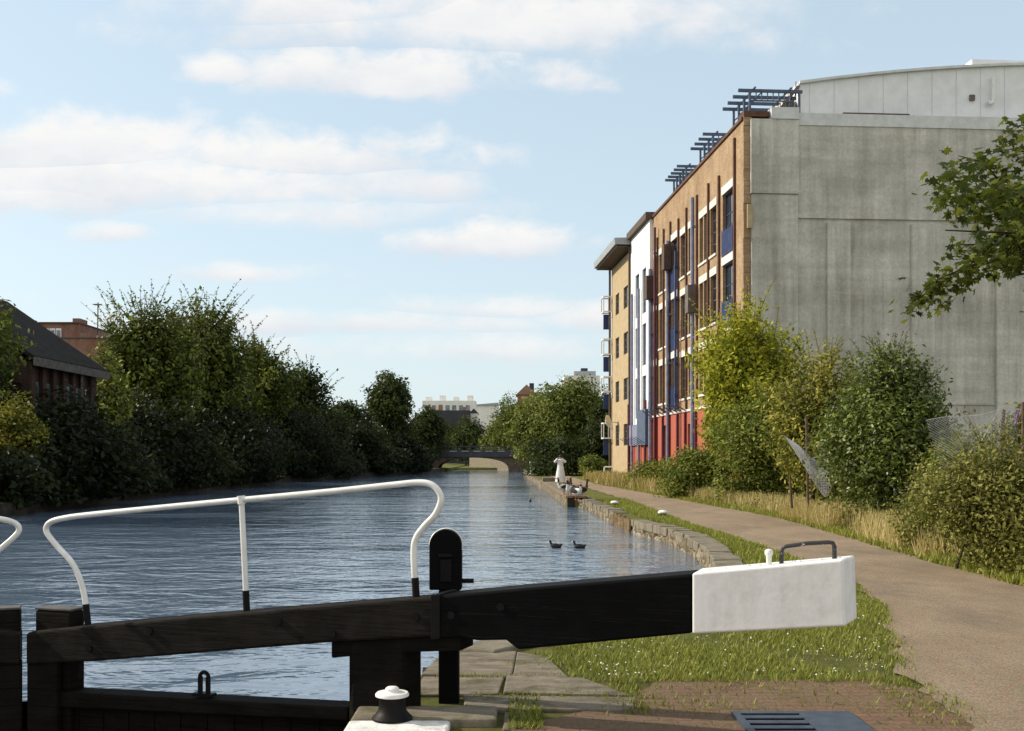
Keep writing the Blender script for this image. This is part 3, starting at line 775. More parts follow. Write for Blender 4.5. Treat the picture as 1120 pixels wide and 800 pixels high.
obj('wall_bracket', ebox(MB(), .12, .36, 12.3, 13.4, .25, .34), M['sand'], wh)
# roof and vaulted white storey
m = MB(); m.face([fp(0,17.3,-.3),fp(36,17.3,-.3),fp(36,17.3,-16),fp(0,17.3,-16)]); obj('roof_deck', m, M['far_dark'], wh)
def arcz(v): return 20.72-(v-19.0)**2*.0050
vs = [3.0+k*1.6 for k in range(21)]
poly = [ep(v, arcz(v), -1.0) for v in vs]+[ep(vs[-1],17.4,-1.0), ep(3.0,17.4,-1.0)]
pent = obj('vaulted_storey', MB().prism(poly, U*17), M['white_render'], wh)
ORG[pent.name] = C0
m = MB()
for a, b in zip(vs, vs[1:]):
    m.box8([ep(a,arcz(a)+.002,-.85),ep(b,arcz(b)+.002,-.85),ep(b,arcz(b)+.002,-18.2),ep(a,arcz(a)+.002,-18.2),ep(a,arcz(a)+.12,-.85),ep(b,arcz(b)+.12,-.85),ep(b,arcz(b)+.12,-18.2),ep(a,arcz(a)+.12,-18.2)])
obj('vault_roof', m, M['roof_band'], wh)
m = MB()
for k in range(26): ebox(m, 3.5+k*1.2, 3.53+k*1.2, 17.75, arcz(3.5+k*1.2)-.02, -1.0, -.985)
obj('cladding_seam', m, M['roof_band'], pent, org=C0)
obj('ridge_box', ebox(MB(), 11.6, 24, arcz(11.6)+.05, arcz(11.6)+.48, -6, -1.2), M['white_render'], wh)
obj('roof_rail', ebox(MB(), 4.9, 8.1, 17.75, 17.93, -.45, -.3), M['rust'], wh)
obj('vent', ebox(MB(), 11.35, 11.6, 18.85, 19.12, -.98, -.9), M['frame'], pent, org=C0)
m = MB(); v0 = 12.2; P = [ep(v0+.25,20.0,-.8),ep(v0+.25,19.0,-.8),ep(v0+.22,18.75,-.8),ep(v0+.08,18.68,-.8),ep(v0-.02,18.8,-.8)]
m.tube(smoothpath(P,4), .09, 8); obj('flue_pipe', m, M['rail_white'], pent, smooth=50, org=C0)
# stair lattice by the vault
m = MB()
a, b = ep(2.0,17.95,-1.0), ep(3.0,19.75,-1.0)
m.box8([ep(1.5,17.6,-1.2),ep(1.7,17.6,-1.2),ep(1.7,17.6,-.9),ep(1.5,17.6,-.9),ep(2.9,19.35,-1.2),ep(3.05,19.35,-1.2),ep(3.05,19.35,-.9),ep(2.9,19.35,-.9)])
for k in range(7):
    v = 1.75+k*.19; ztop = 17.7+(v-1.55)*1.42
    m.tube([ep(v,17.6,-1.1),ep(v,ztop,-1.1)], .025, 5)
    if k < 6: m.tube([ep(v,17.7,-1.12),ep(v+.19,ztop,-1.12)], .02, 5)
obj('stair_lattice', m, M['frame'], wh)
obj('stair_wall', ebox(MB(), 2.3, 2.98, 17.4, 18.7, -2.2, -1.3), M['lintel'], wh)
# steel pergolas on the roof edge
def pergola(ss, ln, ztop):
    m = MB(); P0 = None
    for s in ss:
        fbox(m, s-.05, s+.05, 17.5, ztop, -.45, -.35)
        fbox(m, s-.05, s+.05, ztop, ztop+.14, -.4-ln, .15)
        for k in (0,1): m.tube([fp(s,ztop-.5,-.42),fp(s,ztop-.02,-.95)], .03, 5)
        fbox(m, s-.05, s+.05, 17.5, ztop, -ln-.3, -ln-.2)
    for d in (-.6,-ln+.2): fbox(m, ss[0]-.2, ss[-1]+.2, ztop+.142, ztop+.2, d-.04, d+.04)
    for k in range(7): d = -.7-k*.27; fbox(m, ss[0]-.03, ss[0]+.03, ztop-.35, ztop-.002, d-.02, d+.02)
    fbox(m, ss[0]-.03, ss[0]+.03, ztop-.42, ztop-.352, -ln, -.4)
    return obj('pergola', m, M['blue_grey'], wh)
pergola([.25,1.15,2.05,2.95], 2.5, 18.75); pergola([6.9,7.8,8.7,9.6], 2.2, 18.7); pergola([13.0,13.8,14.6,15.4,16.2], 1.9, 18.65)

# white rendered block next along the front
wb = thing('white_block', 'narrow white rendered canalside block with tall glazed strips and red base', 'building', fp(24,0))
op = []
for a, b in ((21.8,23.1),(24.2,25.6)):
    for z0, z1 in ((4.4,7.2),(7.9,10.7),(11.4,14.4)): op.append((a,b,z0,z1))
obj('white_front', wall_open(MB(), 20.62, 27.3, 4.0, 17.3, op, .22, .2), M['white_render'], wb, fix=False)
obj('end_return', fbox(MB(), 20.6, 20.618, 4.0, 17.3, -.5, .22), M['white_render'], wb)
for a, b, z0, z1 in op: window(wb, a, b, z0, z1, .03, M['blue_grey'], M['glass_pale'], 2, 4)
obj('red_base', wall_open(MB(), 20.62, 27.3, -.1, 2.55, [], .24), M['brick_red_paint'], wb, fix=False)
obj('blue_balcony', fbox(MB(), 20.7, 23.6, 2.552, 4.9, .225, .5), M['blue_grey'], wb)
obj('blue_balcony', fbox(MB(), 24.0, 27.2, 2.552, 3.98, .225, .4), M['blue_lilac'], wb)
m = MB()
for k in range(7): s = 21.0+k*1.0; m.tube([fp(s,2.6,.4),fp(s-.1,3.05,1.1)], .022, 5)
obj('awning_bracket', m, M['blue_grey'], wb)
for s, mt in ((23.5,'blue_lilac'),(26.0,'blue_lilac'),(21.2,'pipe_red'),(27.2,'pipe_red')):
    obj('downpipe', MB().tube([fp(s,0,.4),fp(s,13.2 if mt != 'pipe_red' else 5.5,.4)], .1, 8), M[mt], wb, smooth=40)
obj('flat_roof', fbox(MB(), 20.5, 27.6, 17.302, 17.75, -6, .5), M['soffit'], wb)
# sand coloured block with projecting roof
sb = thing('sand_block', 'sand coloured end block with a broad projecting flat roof', 'building', fp(32,0))
op = [(29.2,31.0,z0,z0+1.6) for z0 in (2.6,6.0,9.4,12.8)]+[(33.0,34.6,z0,z0+1.6) for z0 in (2.6,6.0,9.4,12.8)]
obj('front_wall', wall_open(MB(), 27.32, 36.5, -.1, 16.7, op, .1, .15), M['sand'], sb, fix=False)
obj('end_wall', fbox(MB(), 27.3, 27.318, 0, 16.7, -.5, .1), M['sand'], sb)
for a, b, z0, z1 in op: window(sb, a, b, z0, z1, -.045, M['frame'], M['glass'], 3, 3)
m = MB(); m.box8([fp(27.4,16.9,-4),fp(37.6,16.9,-4),fp(37.6,17.0,1.35),fp(27.4,17.0,1.35),fp(27.4,17.6,-4),fp(37.6,17.6,-4),fp(37.6,17.45,1.4),fp(27.4,17.45,1.4)])
obj('roof_slab', m, M['slab_grey'], sb)
obj('soffit', fbox(MB(), 27.5, 37.5, 16.86, 16.895, -3.9, 1.2), M['soffit'], sb)
for z in (3.2,6.9,9.9,13.3):
    m = MB(); w = .05
    for s0 in (36.2, 37.3):
        fbox(m,s0,s0+w,z,z+1.3,.15,.25); fbox(m,s0,s0+w,z,z+1.3,.75,.82); fbox(m,s0,s0+w,z,z+.1,.251,.749); fbox(m,s0,s0+w,z+1.2,z+1.3,.251,.749)
    for zz in (z, z+1.2): fbox(m,36.2+w+.001,37.299,zz,zz+.1,.75,.82)
    obj('balcony_frame', m, M['rail_white'], sb)
    obj('balcony_panel', fbox(MB(), 36.9, 36.98, z-1.3, z-.1, .12, .7), M['blue'], sb)
for s, mt in ((36.3,'soffit'),(27.6,'soffit')): obj('downpipe', MB().tube([fp(s,0,.28),fp(s,16.8,.28)], .09, 8), M[mt], sb, smooth=40)
# dish on a bracket
m = MB(); c = fp(33.6, 4.5, .9); m.lathe([(.02,-.12),(.3,-.06),(.5,.06),(.49,.08),(.28,-.03),(.02,-.09)], (0,0,0), 16)
rot = Matrix.Rotation(R(80),3,'Y') @ Matrix.Rotation(R(30),3,'X'); m.v = [tuple(rot @ Vector(p)+c) for p in m.v]
m.tube([fp(33.6,4.4,.1), c], .04, 6); obj('satellite_dish', m, M['lintel'], sb, smooth=50)

# ------------------------------------------------------------------ left bank buildings
sh = thing('brick_shed', 'old dark brick canalside shed with sagging slate roof', 'building', (-21,48,0))
m = MB(); 
for k in range(7):
    y0 = 44.6+k*1.05; m.bx(-20.0,-19.85,y0,y0+.35,0,5.7)
m.bx(-27.5,-20.02,44.6,52.0,0,5.7); m.prism([(-27.5,44.6,5.7),(-20.0,44.6,5.7),(-24.5,44.6,8.8)], (0,7.4,0))
obj('brick_wall', m, M['shed_brick'], sh)
for k in range(6):
    y0 = 44.6+k*1.05+.4; obj('window', MB().bx(-20.01,-19.94,y0,y0+.6,3.1,4.9), M['glass'], sh)
m = MB(); m.box8([Vector(p) for p in ((-19.6,44.2,5.72),(-19.6,52.4,5.72),(-24.5,52.4,9.1),(-24.5,44.2,9.1),(-19.6,44.2,5.92),(-19.6,52.4,5.92),(-24.5,52.4,9.3),(-24.5,44.2,9.3))])
m.box8([Vector(p) for p in ((-24.51,44.2,9.1),(-24.51,52.4,9.1),(-29,52.4,5.72),(-29,44.2,5.72),(-24.51,44.2,9.3),(-24.51,52.4,9.3),(-29,52.4,5.92),(-29,44.2,5.92))])
obj('slate_roof', m, M['slate'], sh)
obj('fascia', MB().bx(-19.62,-19.52,44.2,52.4,5.5,5.86), M['fascia'], sh)
obj('downpipe', MB().tube([(-19.75,49.5,0),(-19.75,49.5,5.5)], .07, 6), M['fascia'], sh)
# red brick house farther back
D = 110.
hb = thing('brick_house', 'red brick flats with white window band rising beyond the shed', 'building', (at(80,500,D).x,D,0))
x = lambda px, dd=D: (px-560)/F*dd
z = lambda py, dd=D: HC+(500-py)/F*dd
m = MB(); m.bx(x(36),x(86),D,D+12,0,z(354)); m.bx(x(86)+.002,x(98),D,D+10,0,z(364)); m.bx(x(75),x(83),D+1,D+3,z(354),z(347))
obj('wall', m, M['house_brick'], hb)
obj('roof_edge', MB().bx(x(36)-.2,x(86)+.1,D-.2,D+12,z(354)+.01,z(352.6)), M['soffit'], hb)
for k in range(3):
    f = obj('window', MB().bx(x(48+k*6.8),x(53.8+k*6.8),D-.12,D-.02,z(371.5),z(359.5)), M['white_render'], hb)
    obj('pane', MB().bx(x(49+k*6.8),x(53+k*6.8),D-.16,D-.125,z(370.5),z(361.5)), M['glass_pale'], f, org=ORG[hb.name])
obj('parapet', MB().bx(x(66),x(124),D-2,D-.3,0,z(373)), M['house_brick'], hb)
obj('parapet_cap', MB().bx(x(66)-.1,x(124)+.1,D-2.1,D-.25,z(373)+.01,z(371.6)), M['fascia'], hb)
m = MB().tube([(x(98.5),D+2,z(365)),(x(99),D+2,z(328))], .06, 6)
m.tube([(x(94),D+2,z(330)),(x(103),D+2,z(330))], .04, 5)
for k in range(5): xx = x(94.5+k*2); m.tube([(xx,D+1.5,z(330.5)),(xx,D+2.5,z(330.5))], .03, 5)
m.tube([(x(95),D+2,z(343)),(x(103),D+2,z(343))], .03, 5)
obj('aerial', m, M['rust'], hb)

# ------------------------------------------------------------------ bridge
D = 150.
br = thing('canal_bridge', 'low dark girder bridge crossing the canal in the distance', 'bridge', (-3,D,0))
xa, xb = x(466,D), x(590,D)
arch = [Vector((x(483,D),D,-1)), Vector((x(483,D),D,.2))]
pts = [(483,D)]
P = [(xa,D,-1.2),(xa,D,2.1),(xb,D,2.0),(xb,D,-1.2)]
x0a, x1a = x(478,D), x(556.5,D)
arc = []
for k in range(21):
    u = k/20; a = math.pi*u; arc.append(((x0a+x1a)/2-(x1a-x0a)/2*math.cos(a), D, -.6+2.25*math.sin(a)**.55))
front = [(xa,D,-1.2),(xa,D,2.1),(xb,D,2.1),(xb,D,-1.2),(x1a,D,-1.2)]+arc[::-1]+[(x0a,D,-1.2)]
m = MB()
top = [(xa,D,2.1)]+[]
# ring of quads between the arch and the deck line
for a, b in zip(arc, arc[1:]):
    for y in (D, D+9):
        m.face([(a[0],y,a[2]),(b[0],y,b[2]),(b[0],y,2.1),(a[0],y,2.1)])
    m.face([(a[0],D,a[2]),(b[0],D,b[2]),(b[0],D+9,b[2]),(a[0],D+9,a[2])])
m.bx(xa-12,x0a,D,D+9,-1.2,2.1); m.bx(x1a,xb+10,D,D+9,-1.2,2.1)
obj('abutment', m, M['bridge_stone'], br)
obj('girder', MB().bx(xa-6,xb+.6,D-.35,D-.01,1.75,2.75), M['bridge_iron'], br)
m = MB(); m.bx(xa-6,xb+1,D-.3,D-.15,3.15,3.3)
for k in range(22): xx = xa-5+(xb-xa+5)*k/21; m.bx(xx-.06,xx+.06,D-.28,D-.18,2.75,3.15)
obj('parapet_rail', m, M['bridge_iron'], br)
for k in range(5): xx = x(492+k*13,D); obj('parapet_panel', MB().bx(xx,xx+1.0,D-.42,D-.36,2.45,2.62), M['bridge_light'], br)
obj('deck', MB().bx(xa-12,xb+10,D+.01,D+9,2.102,2.6), M['bridge_stone'], br)
t = tag(obj('embankment_wall', MB().box8([Vector(p) for p in ((-7.5,190,-.4),(1.2,161,-.4),(2.2,161,-.4),(-6.5,190,-.4),(-7.5,190,2.2),(1.2,161,2.2),(2.2,161,2.2),(-6.5,190,2.2))]), M['coping'], org=(-3,176,0)), 'sunlit stone wall seen through the bridge arch', 'wall')
# skyline
def block(name, label, px0, px1, ytop, D, mat, dep=12, cat='building'):
    t = thing(name, label, cat, (((px0+px1)/2-560)/F*D, D, 0)); zt = HC+(500-ytop)/F*D
    a, b = (px0-560)/F*D, (px1-560)/F*D
    obj('wall', MB().bx(a,b,D,D+dep,0,zt), mat, t); return t, a, b, zt
t, a, b, zt = block('tower_block', 'long white block of flats on the far skyline above the bridge', 462, 520, 438.5, 380., M['far_white'], 14)
for k in range(7):
    xx = a+1+(b-a-2)*k/7; obj('window', MB().bx(xx,xx+1.4,379.8,379.98,zt-3.4,zt-1.6), M['glass_pale'], t)
for k in range(4): xx = a+2+(b-a-4)*k/3; obj('roof_housing', MB().bx(xx-1,xx+1,383,387,zt,zt+1.5+.5*(k%2)), M['far_white'], t)
t, a, b, zt = block('office_block', 'white sloping roofed building at the right of the far skyline', 514, 545, 444, 420., M['far_white'], 14)
obj('roof', MB().prism([(a,419.5,zt+.02),(b,419.5,zt+.02),(b,419.5,zt+1.2),(a,419.5,zt+.3)], (0,14,0)), M['slab_grey'], t)
t, a, b, zt = block('slate_terrace', 'dark slate roofed terrace behind the bridge trees', 466, 514, 449, 230., M['far_dark'], 10)
for k in range(3): xx = a+1.2+(b-a-2.0)*k*k/4.3; obj('chimney', MB().bx(xx-.4,xx+.4,232,233,zt,zt+.8+.5*(k % 2)), M['far_brick'], t)
t, a, b, zt = block('white_house', 'pale rendered house end beside the dark slate terrace', 514.5, 522, 452, 232., M['far_white'], 8)
obj('roof', MB().prism([(a-.2,231.8,zt+.02),(b+.2,231.8,zt+.02),((a+b)/2,231.8,zt+1.0)], (0,8,0)), M['far_dark'], t)
t, a, b, zt = block('gabled_house', 'brick gabled house peeping over the right bank trees', 566, 586, 432, 210., M['far_brick'], 9)
obj('roof', MB().prism([(a-.3,209.7,zt+.02),(b+.3,209.7,zt+.02),((a+b)/2,209.7,zt+2.0)], (0,9,0)), M['far_brick'], t)
obj('chimney', MB().bx(b-1.2,b-.3,212,213,zt,zt+2.4), M['far_dark'], t)
t, a, b, zt = block('tower_block', 'grey stepped tower top far behind the right bank trees', 617, 656, 411, 330., M['far_white'], 12)
obj('roof_housing', MB().bx(a+3.2,b-1,333,340,zt,zt+1.6), M['slab_grey'], t); obj('roof_housing', MB().bx(a+5.5,a+7.5,334,338,zt+1.6,zt+2.6), M['far_dark'], t)

# ------------------------------------------------------------------ vegetation
def leaf_arrays(rng, centers, normals, size, aspect, tone):
    n = len(centers)
    nr = normals/np.linalg.norm(normals, axis=1, keepdims=True)
    r = rng.normal(size=(n,3)); t = np.cross(nr, r); t /= np.linalg.norm(t, axis=1, keepdims=True)+1e-9
    b = np.cross(nr, t)
    L = size[:,None]*.5; W = L*aspect
    v = np.empty((n,4,3)); v[:,0] = centers-t*L; v[:,1] = centers+b*W-t*L*.1+nr*L*.12; v[:,2] = centers+t*L; v[:,3] = centers-b*W-t*L*.1+nr*L*.12
    return v.reshape(-1,3), np.repeat(tone, 4)
def quad_mesh(name, verts, tone, mat):
    nq = len(verts)//4; me = bpy.data.meshes.new(name)
    me.vertices.add(len(verts)); me.vertices.foreach_set('co', verts.astype(np.float32).ravel())
    me.loops.add(nq*4); me.loops.foreach_set('vertex_index', np.arange(nq*4, dtype=np.int32))
    me.polygons.add(nq); me.polygons.foreach_set('loop_start', np.arange(0, nq*4, 4, dtype=np.int32))
    a = me.attributes.new('tone', 'FLOAT', 'POINT'); a.data.foreach_set('value', tone.astype(np.float32))
    me.update(); me.validate(); me.materials.append(mat); return me
SHOOTS = []
def crown(name, seed, lobes, n, leaf, mat, per=26, cr=.5, spiky=0.0, aspect=.5, up=.5, tone0=.0, shoots=0, slen=1.6, stone=.72):
    rng = np.random.default_rng(seed); nc = max(6, n//per)
    w = np.array([l[3]*l[4]*l[5] for l in lobes])**.67; w /= w.sum()
    li = rng.choice(len(lobes), nc, p=w); La = np.array([l[:6] for l in lobes])[li]
    d = rng.normal(size=(nc,3)); d /= np.linalg.norm(d, axis=1, keepdims=True)
    rr = rng.random(nc)**.38
    rr = np.minimum(rr*(1+rng.normal(size=nc)*.10), 1.07)
    cc = La[:,:3]+d*La[:,3:6]*rr[:,None]
    cc[:,2] = np.maximum(cc[:,2], .05+rng.random(nc)*.2)
    k = np.repeat(np.arange(nc), per); m = len(k)
    off = np.clip(rng.normal(size=(m,3)), -1.7, 1.7)*cr*np.array([1,1,.7])
    if spiky:   # leafy shoots: clump stretched along an outward and upward axis
        ax = d*.6+np.array([0,0,1.0]); ax /= np.linalg.norm(ax, axis=1, keepdims=True)
        s = np.clip(rng.normal(size=m), -1.6, 1.6)*cr*spiky; off = off*.45+ax[k]*s[:,None]
    P = cc[k]+off
    P[:,2] = np.maximum(P[:,2], .02)
    nrm = d[k]*.55+np.array([0,0,up])+rng.normal(size=(m,3))*.55
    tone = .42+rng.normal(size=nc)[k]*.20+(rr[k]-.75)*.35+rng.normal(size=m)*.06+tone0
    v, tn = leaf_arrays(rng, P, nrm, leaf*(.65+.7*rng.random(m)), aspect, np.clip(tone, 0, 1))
    SHOOTS.clear()
    if shoots:
        VV, TT = [v], [tn]; zmid = np.median(cc[:,2])
        order = np.argsort(-(cc[:,2]-zmid)-rr*1.5*cr+rng.random(nc)*slen*1.6)[:shoots]
        for i in order:
            a = d[i]*np.array([.55,.55,.2])+np.array([0,0,.8])+rng.normal(size=3)*.22; a /= np.linalg.norm(a)
            L = slen*(.5+.8*rng.random()); m2 = 26; u = rng.random(m2); bend = np.array([d[i][0],d[i][1],-.5])*.22*L
            q = cc[i]+a*(u*L)[:,None]+bend*(u*u)[:,None]+rng.normal(size=(m2,3))*leaf*.42*(1.1-u)[:,None]
            v2, t2 = leaf_arrays(rng, q, rng.normal(size=(m2,3))*.7+np.array([0,0,.5])+a*.2, leaf*(.6+.5*rng.random(m2))*(1.05-.45*u), aspect*.85, np.clip(stone+rng.normal(size=m2)*.12, 0, 1))
            VV.append(v2); TT.append(t2); SHOOTS.append([tuple(cc[i]+a*w_*L+bend*w_*w_) for w_ in (0,.35,.7,1)])
        v = np.concatenate(VV); tn = np.concatenate(TT)
    return v, tn, cc
def plant(name, label, cat, loc, lobes, n, leaf, mat, seed, trunk_r=.12, limbs=7, group=None, stems=1, **kw):
    """thing > trunk, crown; lobes relative to the base"""
    t = thing(name, label, cat, loc, group=group); t['label'] = label
    v, tn, cc = crown(name, seed, lobes, n, leaf, mat, **kw)
    me = quad_mesh('crown', v, tn, mat); o = bpy.data.objects.new('crown', me); link(o, t)
    g = random.Random(seed); m = MB()
    zc = sum(l[2] for l in lobes)/len(lobes); top = max(l[2]+l[5]*.6 for l in lobes)
    cx = sum(l[0] for l in lobes)/len(lobes); cy = sum(l[1] for l in lobes)/len(lobes)
    for s in range(stems):
        ox, oy = (g.uniform(-.3,.3)*stems*.5, g.uniform(-.3,.3)*stems*.5) if stems > 1 else (0,0)
        P = [(ox,oy,-.1)]
        for k in range(1, 6):
            u = k/5; P.append((ox+(cx-ox)*u+g.uniform(-.1,.1)*zc*.1, oy+(cy-oy)*u+g.uniform(-.1,.1)*zc*.1, top*u))
        m.tube(P, [trunk_r*(1.25 if k == 0 else 1-.75*k/5) for k in range(6)], 8)
    idx = [int(g.random()*len(cc)) for _ in range(limbs)]
    for i in idx:
        e = Vector(cc[i]); zs = max(.1, min(e.z*.6, top*.75)); u = zs/top
        s0 = Vector((cx*u, cy*u, zs)); mid = s0.lerp(e, .5)+Vector((0,0,.08*(e-s0).length))
        m.tube([s0, mid, e], [trunk_r*.42, trunk_r*.25, trunk_r*.08], 6)
    for P in SHOOTS: m.tube(P, [leaf*.07, leaf*.055, leaf*.04, leaf*.015], 5)
    obj('trunk', m, M['bark'], t, smooth=60, org=(0,0,0))
    return t
def tree_px(name, label, cat, px, D, ytop, wpx, n, leaf, mat, seed, low=.25, dep=1.0, group=None, nl=6, bz=0.0, **kw):
    """a tree standing at distance D whose crown has the given real width and height"""
    H = HC+(500-ytop)/F*D-bz; W = 1.13*wpx/F*D; X = (px-560)/F*D; g = random.Random(seed); n = int(n*1.35)
    lobes = []; z0 = H*low; hz = (H-z0)/2
    lobes.append((0,0,z0+hz*.9,W*.36,W*.36*dep,hz*.9))
    for k in range(nl):
        a = 2*math.pi*k/nl+g.uniform(-.4,.4); r = W*.26*g.uniform(.7,1.15); zz = z0+(H-z0)*g.uniform(.2,.7)
        s = g.uniform(.75,1.1); lobes.append((r*math.cos(a), r*math.sin(a)*dep, zz, W*.24*s, W*.24*s*dep, hz*.45*s))
    a = g.uniform(-.5,.5); lobes.append((W*.10*a,0,H-hz*.40,W*.2,W*.2*dep,hz*.40))
    lobes.append((W*.2*g.uniform(-1,1),0,H-hz*.65,W*.2,W*.2*dep,hz*.42))
    kw.setdefault('cr', .05*W+.12)
    return plant(name, label, cat, (X,D,bz), lobes, n, leaf, mat, seed, group=group, **kw)
# left bank wood
LB = 'trees along the left bank'
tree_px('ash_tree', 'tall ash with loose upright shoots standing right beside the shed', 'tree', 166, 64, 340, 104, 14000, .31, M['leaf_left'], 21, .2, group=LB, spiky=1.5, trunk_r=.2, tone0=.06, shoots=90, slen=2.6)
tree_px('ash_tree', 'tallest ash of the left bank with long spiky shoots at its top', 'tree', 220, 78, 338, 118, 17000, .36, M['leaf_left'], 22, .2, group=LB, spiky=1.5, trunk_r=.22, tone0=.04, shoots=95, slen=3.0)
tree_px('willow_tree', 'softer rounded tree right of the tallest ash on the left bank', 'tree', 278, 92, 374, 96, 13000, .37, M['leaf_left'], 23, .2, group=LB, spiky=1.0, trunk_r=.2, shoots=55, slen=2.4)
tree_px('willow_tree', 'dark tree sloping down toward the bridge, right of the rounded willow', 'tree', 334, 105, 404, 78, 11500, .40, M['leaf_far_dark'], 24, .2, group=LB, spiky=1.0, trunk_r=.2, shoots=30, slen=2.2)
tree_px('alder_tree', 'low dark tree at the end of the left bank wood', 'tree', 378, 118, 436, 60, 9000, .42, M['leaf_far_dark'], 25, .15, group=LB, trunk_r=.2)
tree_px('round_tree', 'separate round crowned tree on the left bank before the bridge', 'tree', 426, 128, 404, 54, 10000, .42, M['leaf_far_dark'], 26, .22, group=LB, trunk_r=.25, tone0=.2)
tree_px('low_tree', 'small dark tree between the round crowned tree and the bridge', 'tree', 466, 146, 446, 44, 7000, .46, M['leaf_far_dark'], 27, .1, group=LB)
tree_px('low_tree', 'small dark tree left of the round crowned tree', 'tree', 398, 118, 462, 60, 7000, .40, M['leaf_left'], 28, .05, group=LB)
SB = 'dark scrub on the left bank'
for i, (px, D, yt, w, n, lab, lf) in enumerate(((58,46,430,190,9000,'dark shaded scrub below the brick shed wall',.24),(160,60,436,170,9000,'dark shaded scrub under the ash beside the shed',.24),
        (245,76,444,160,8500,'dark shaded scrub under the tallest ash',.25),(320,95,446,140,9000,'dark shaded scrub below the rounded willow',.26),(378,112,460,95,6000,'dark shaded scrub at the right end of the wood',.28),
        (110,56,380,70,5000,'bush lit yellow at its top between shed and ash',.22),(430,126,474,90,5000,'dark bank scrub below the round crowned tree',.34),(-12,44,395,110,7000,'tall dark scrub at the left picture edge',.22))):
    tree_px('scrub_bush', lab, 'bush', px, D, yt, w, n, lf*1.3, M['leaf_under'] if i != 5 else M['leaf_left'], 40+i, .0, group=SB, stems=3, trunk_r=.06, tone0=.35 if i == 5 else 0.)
g = random.Random(8)
WS = ['low dark bush overhanging the water at the far left of the canal', 'low dark bush overhanging the water below the shed', 'low dark bush overhanging the water under the left ash', 'low dark bush overhanging the water between the two ashes',
      'low dark bush overhanging the water under the tallest ash', 'low dark bush overhanging the water under the rounded willow', 'low dark bush overhanging the water past the willow', 'low dark bush overhanging the water at the end of the wood',
      'low dark bush overhanging the water below the round crowned tree', 'low dark bush overhanging the water just left of the bridge']
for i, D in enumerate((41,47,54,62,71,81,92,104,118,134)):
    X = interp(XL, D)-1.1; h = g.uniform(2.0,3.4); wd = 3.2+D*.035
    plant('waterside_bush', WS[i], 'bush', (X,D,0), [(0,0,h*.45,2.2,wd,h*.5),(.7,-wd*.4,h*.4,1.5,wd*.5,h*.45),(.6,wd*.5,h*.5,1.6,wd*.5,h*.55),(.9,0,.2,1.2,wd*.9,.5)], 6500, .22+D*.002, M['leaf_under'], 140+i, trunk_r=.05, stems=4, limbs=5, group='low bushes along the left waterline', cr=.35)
tree_px('flowering_bush', 'bush with yellow and orange tinged leaves at the far left edge', 'bush', 12, 42, 428, 70, 4000, .17, M['leaf_mixed'], 50, .2, trunk_r=.06, stems=3)
tree_px('sycamore_tree', 'tree at the left edge with one twig reaching into the sky', 'tree', -70, 37, 322, 190, 11000, .24, M['leaf_left'], 52, .35, trunk_r=.2, spiky=1.2)
# behind the bridge
BB = 'trees behind the bridge'
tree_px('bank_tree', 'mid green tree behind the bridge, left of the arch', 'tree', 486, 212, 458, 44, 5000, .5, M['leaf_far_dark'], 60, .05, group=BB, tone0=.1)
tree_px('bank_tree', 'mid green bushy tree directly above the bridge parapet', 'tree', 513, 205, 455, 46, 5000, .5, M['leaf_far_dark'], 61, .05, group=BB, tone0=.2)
tree_px('bank_tree', 'small tree over the right end of the bridge', 'tree', 544, 190, 458, 36, 4000, .5, M['leaf_far'], 62, .05, group=BB)
RB = 'trees along the right bank beyond the warehouse'
tree_px('bank_tree', 'tallest wide green tree on the right bank left of the warehouse', 'tree', 632, 108, 412, 86, 14000, .36, M['leaf_far'], 63, .1, group=RB, trunk_r=.3)
tree_px('bank_tree', 'sunlit tree left of the tallest right bank tree', 'tree', 592, 120, 426, 66, 10000, .38, M['leaf_far'], 64, .08, group=RB, tone0=.15)
tree_px('bank_tree', 'slim pale green tree nearest the bridge on the right bank', 'tree', 558, 178, 430, 46, 7000, .4, M['leaf_far'], 65, .1, group=RB)
tree_px('bank_tree', 'dark tree tucked against the sand coloured block', 'tree', 662, 100, 432, 50, 7000, .35, M['leaf_far_dark'], 66, .05, group=RB)
tree_px('bank_shrub', 'dark shrubs at the foot of the right bank trees', 'bush', 618, 102, 478, 95, 7000, .33, M['leaf_far_dark'], 67, .0, group='shrubs of the far right bank', stems=3)
tree_px('bank_shrub', 'small sunlit shrub by the white barrier near the sand block', 'bush', 648, 92, 499, 28, 3000, .24, M['leaf_far'], 68, .0, group='shrubs of the far right bank', stems=3, tone0=.1)
# bushes by the warehouse
tree_px('maple_sapling', 'bright yellow green tree in front of the concrete corner', 'tree', 818, 42, 336, 128, 15000, .20, M['leaf_yellow'], 70, .22, trunk_r=.13, limbs=14, nl=9, spiky=.9, shoots=60, slen=1.4)
tree_px('scrub_bush', 'dark green scrub at the foot of the yellow green tree', 'bush', 838, 39, 437, 138, 15000, .16, M['leaf_base'], 71, .0, stems=4, trunk_r=.05, nl=10, spiky=1.0, shoots=40, slen=1.0)
tree_px('elder_bush', 'elder bush with yellowing leaves and brown seed heads behind the ivy', 'bush', 902, 31, 386, 128, 14000, .14, M['leaf_mixed'], 72, .04, stems=3, trunk_r=.06, nl=9, spiky=1.1, limbs=20, shoots=45, slen=1.0)
tree_px('ivy_bush', 'large dense dark ivy mound beside the towpath', 'bush', 966, 26.3, 377, 138, 26000, .115, M['leaf_ivy'], 73, .0, stems=3, trunk_r=.07, cr=.26, shoots=35, slen=.6, stone=.5)
tree_px('scrub_bush', 'low green bush against the red ground floor', 'bush', 765, 46, 492, 80, 8000, .15, M['leaf_base'], 74, .0, stems=3, trunk_r=.04)
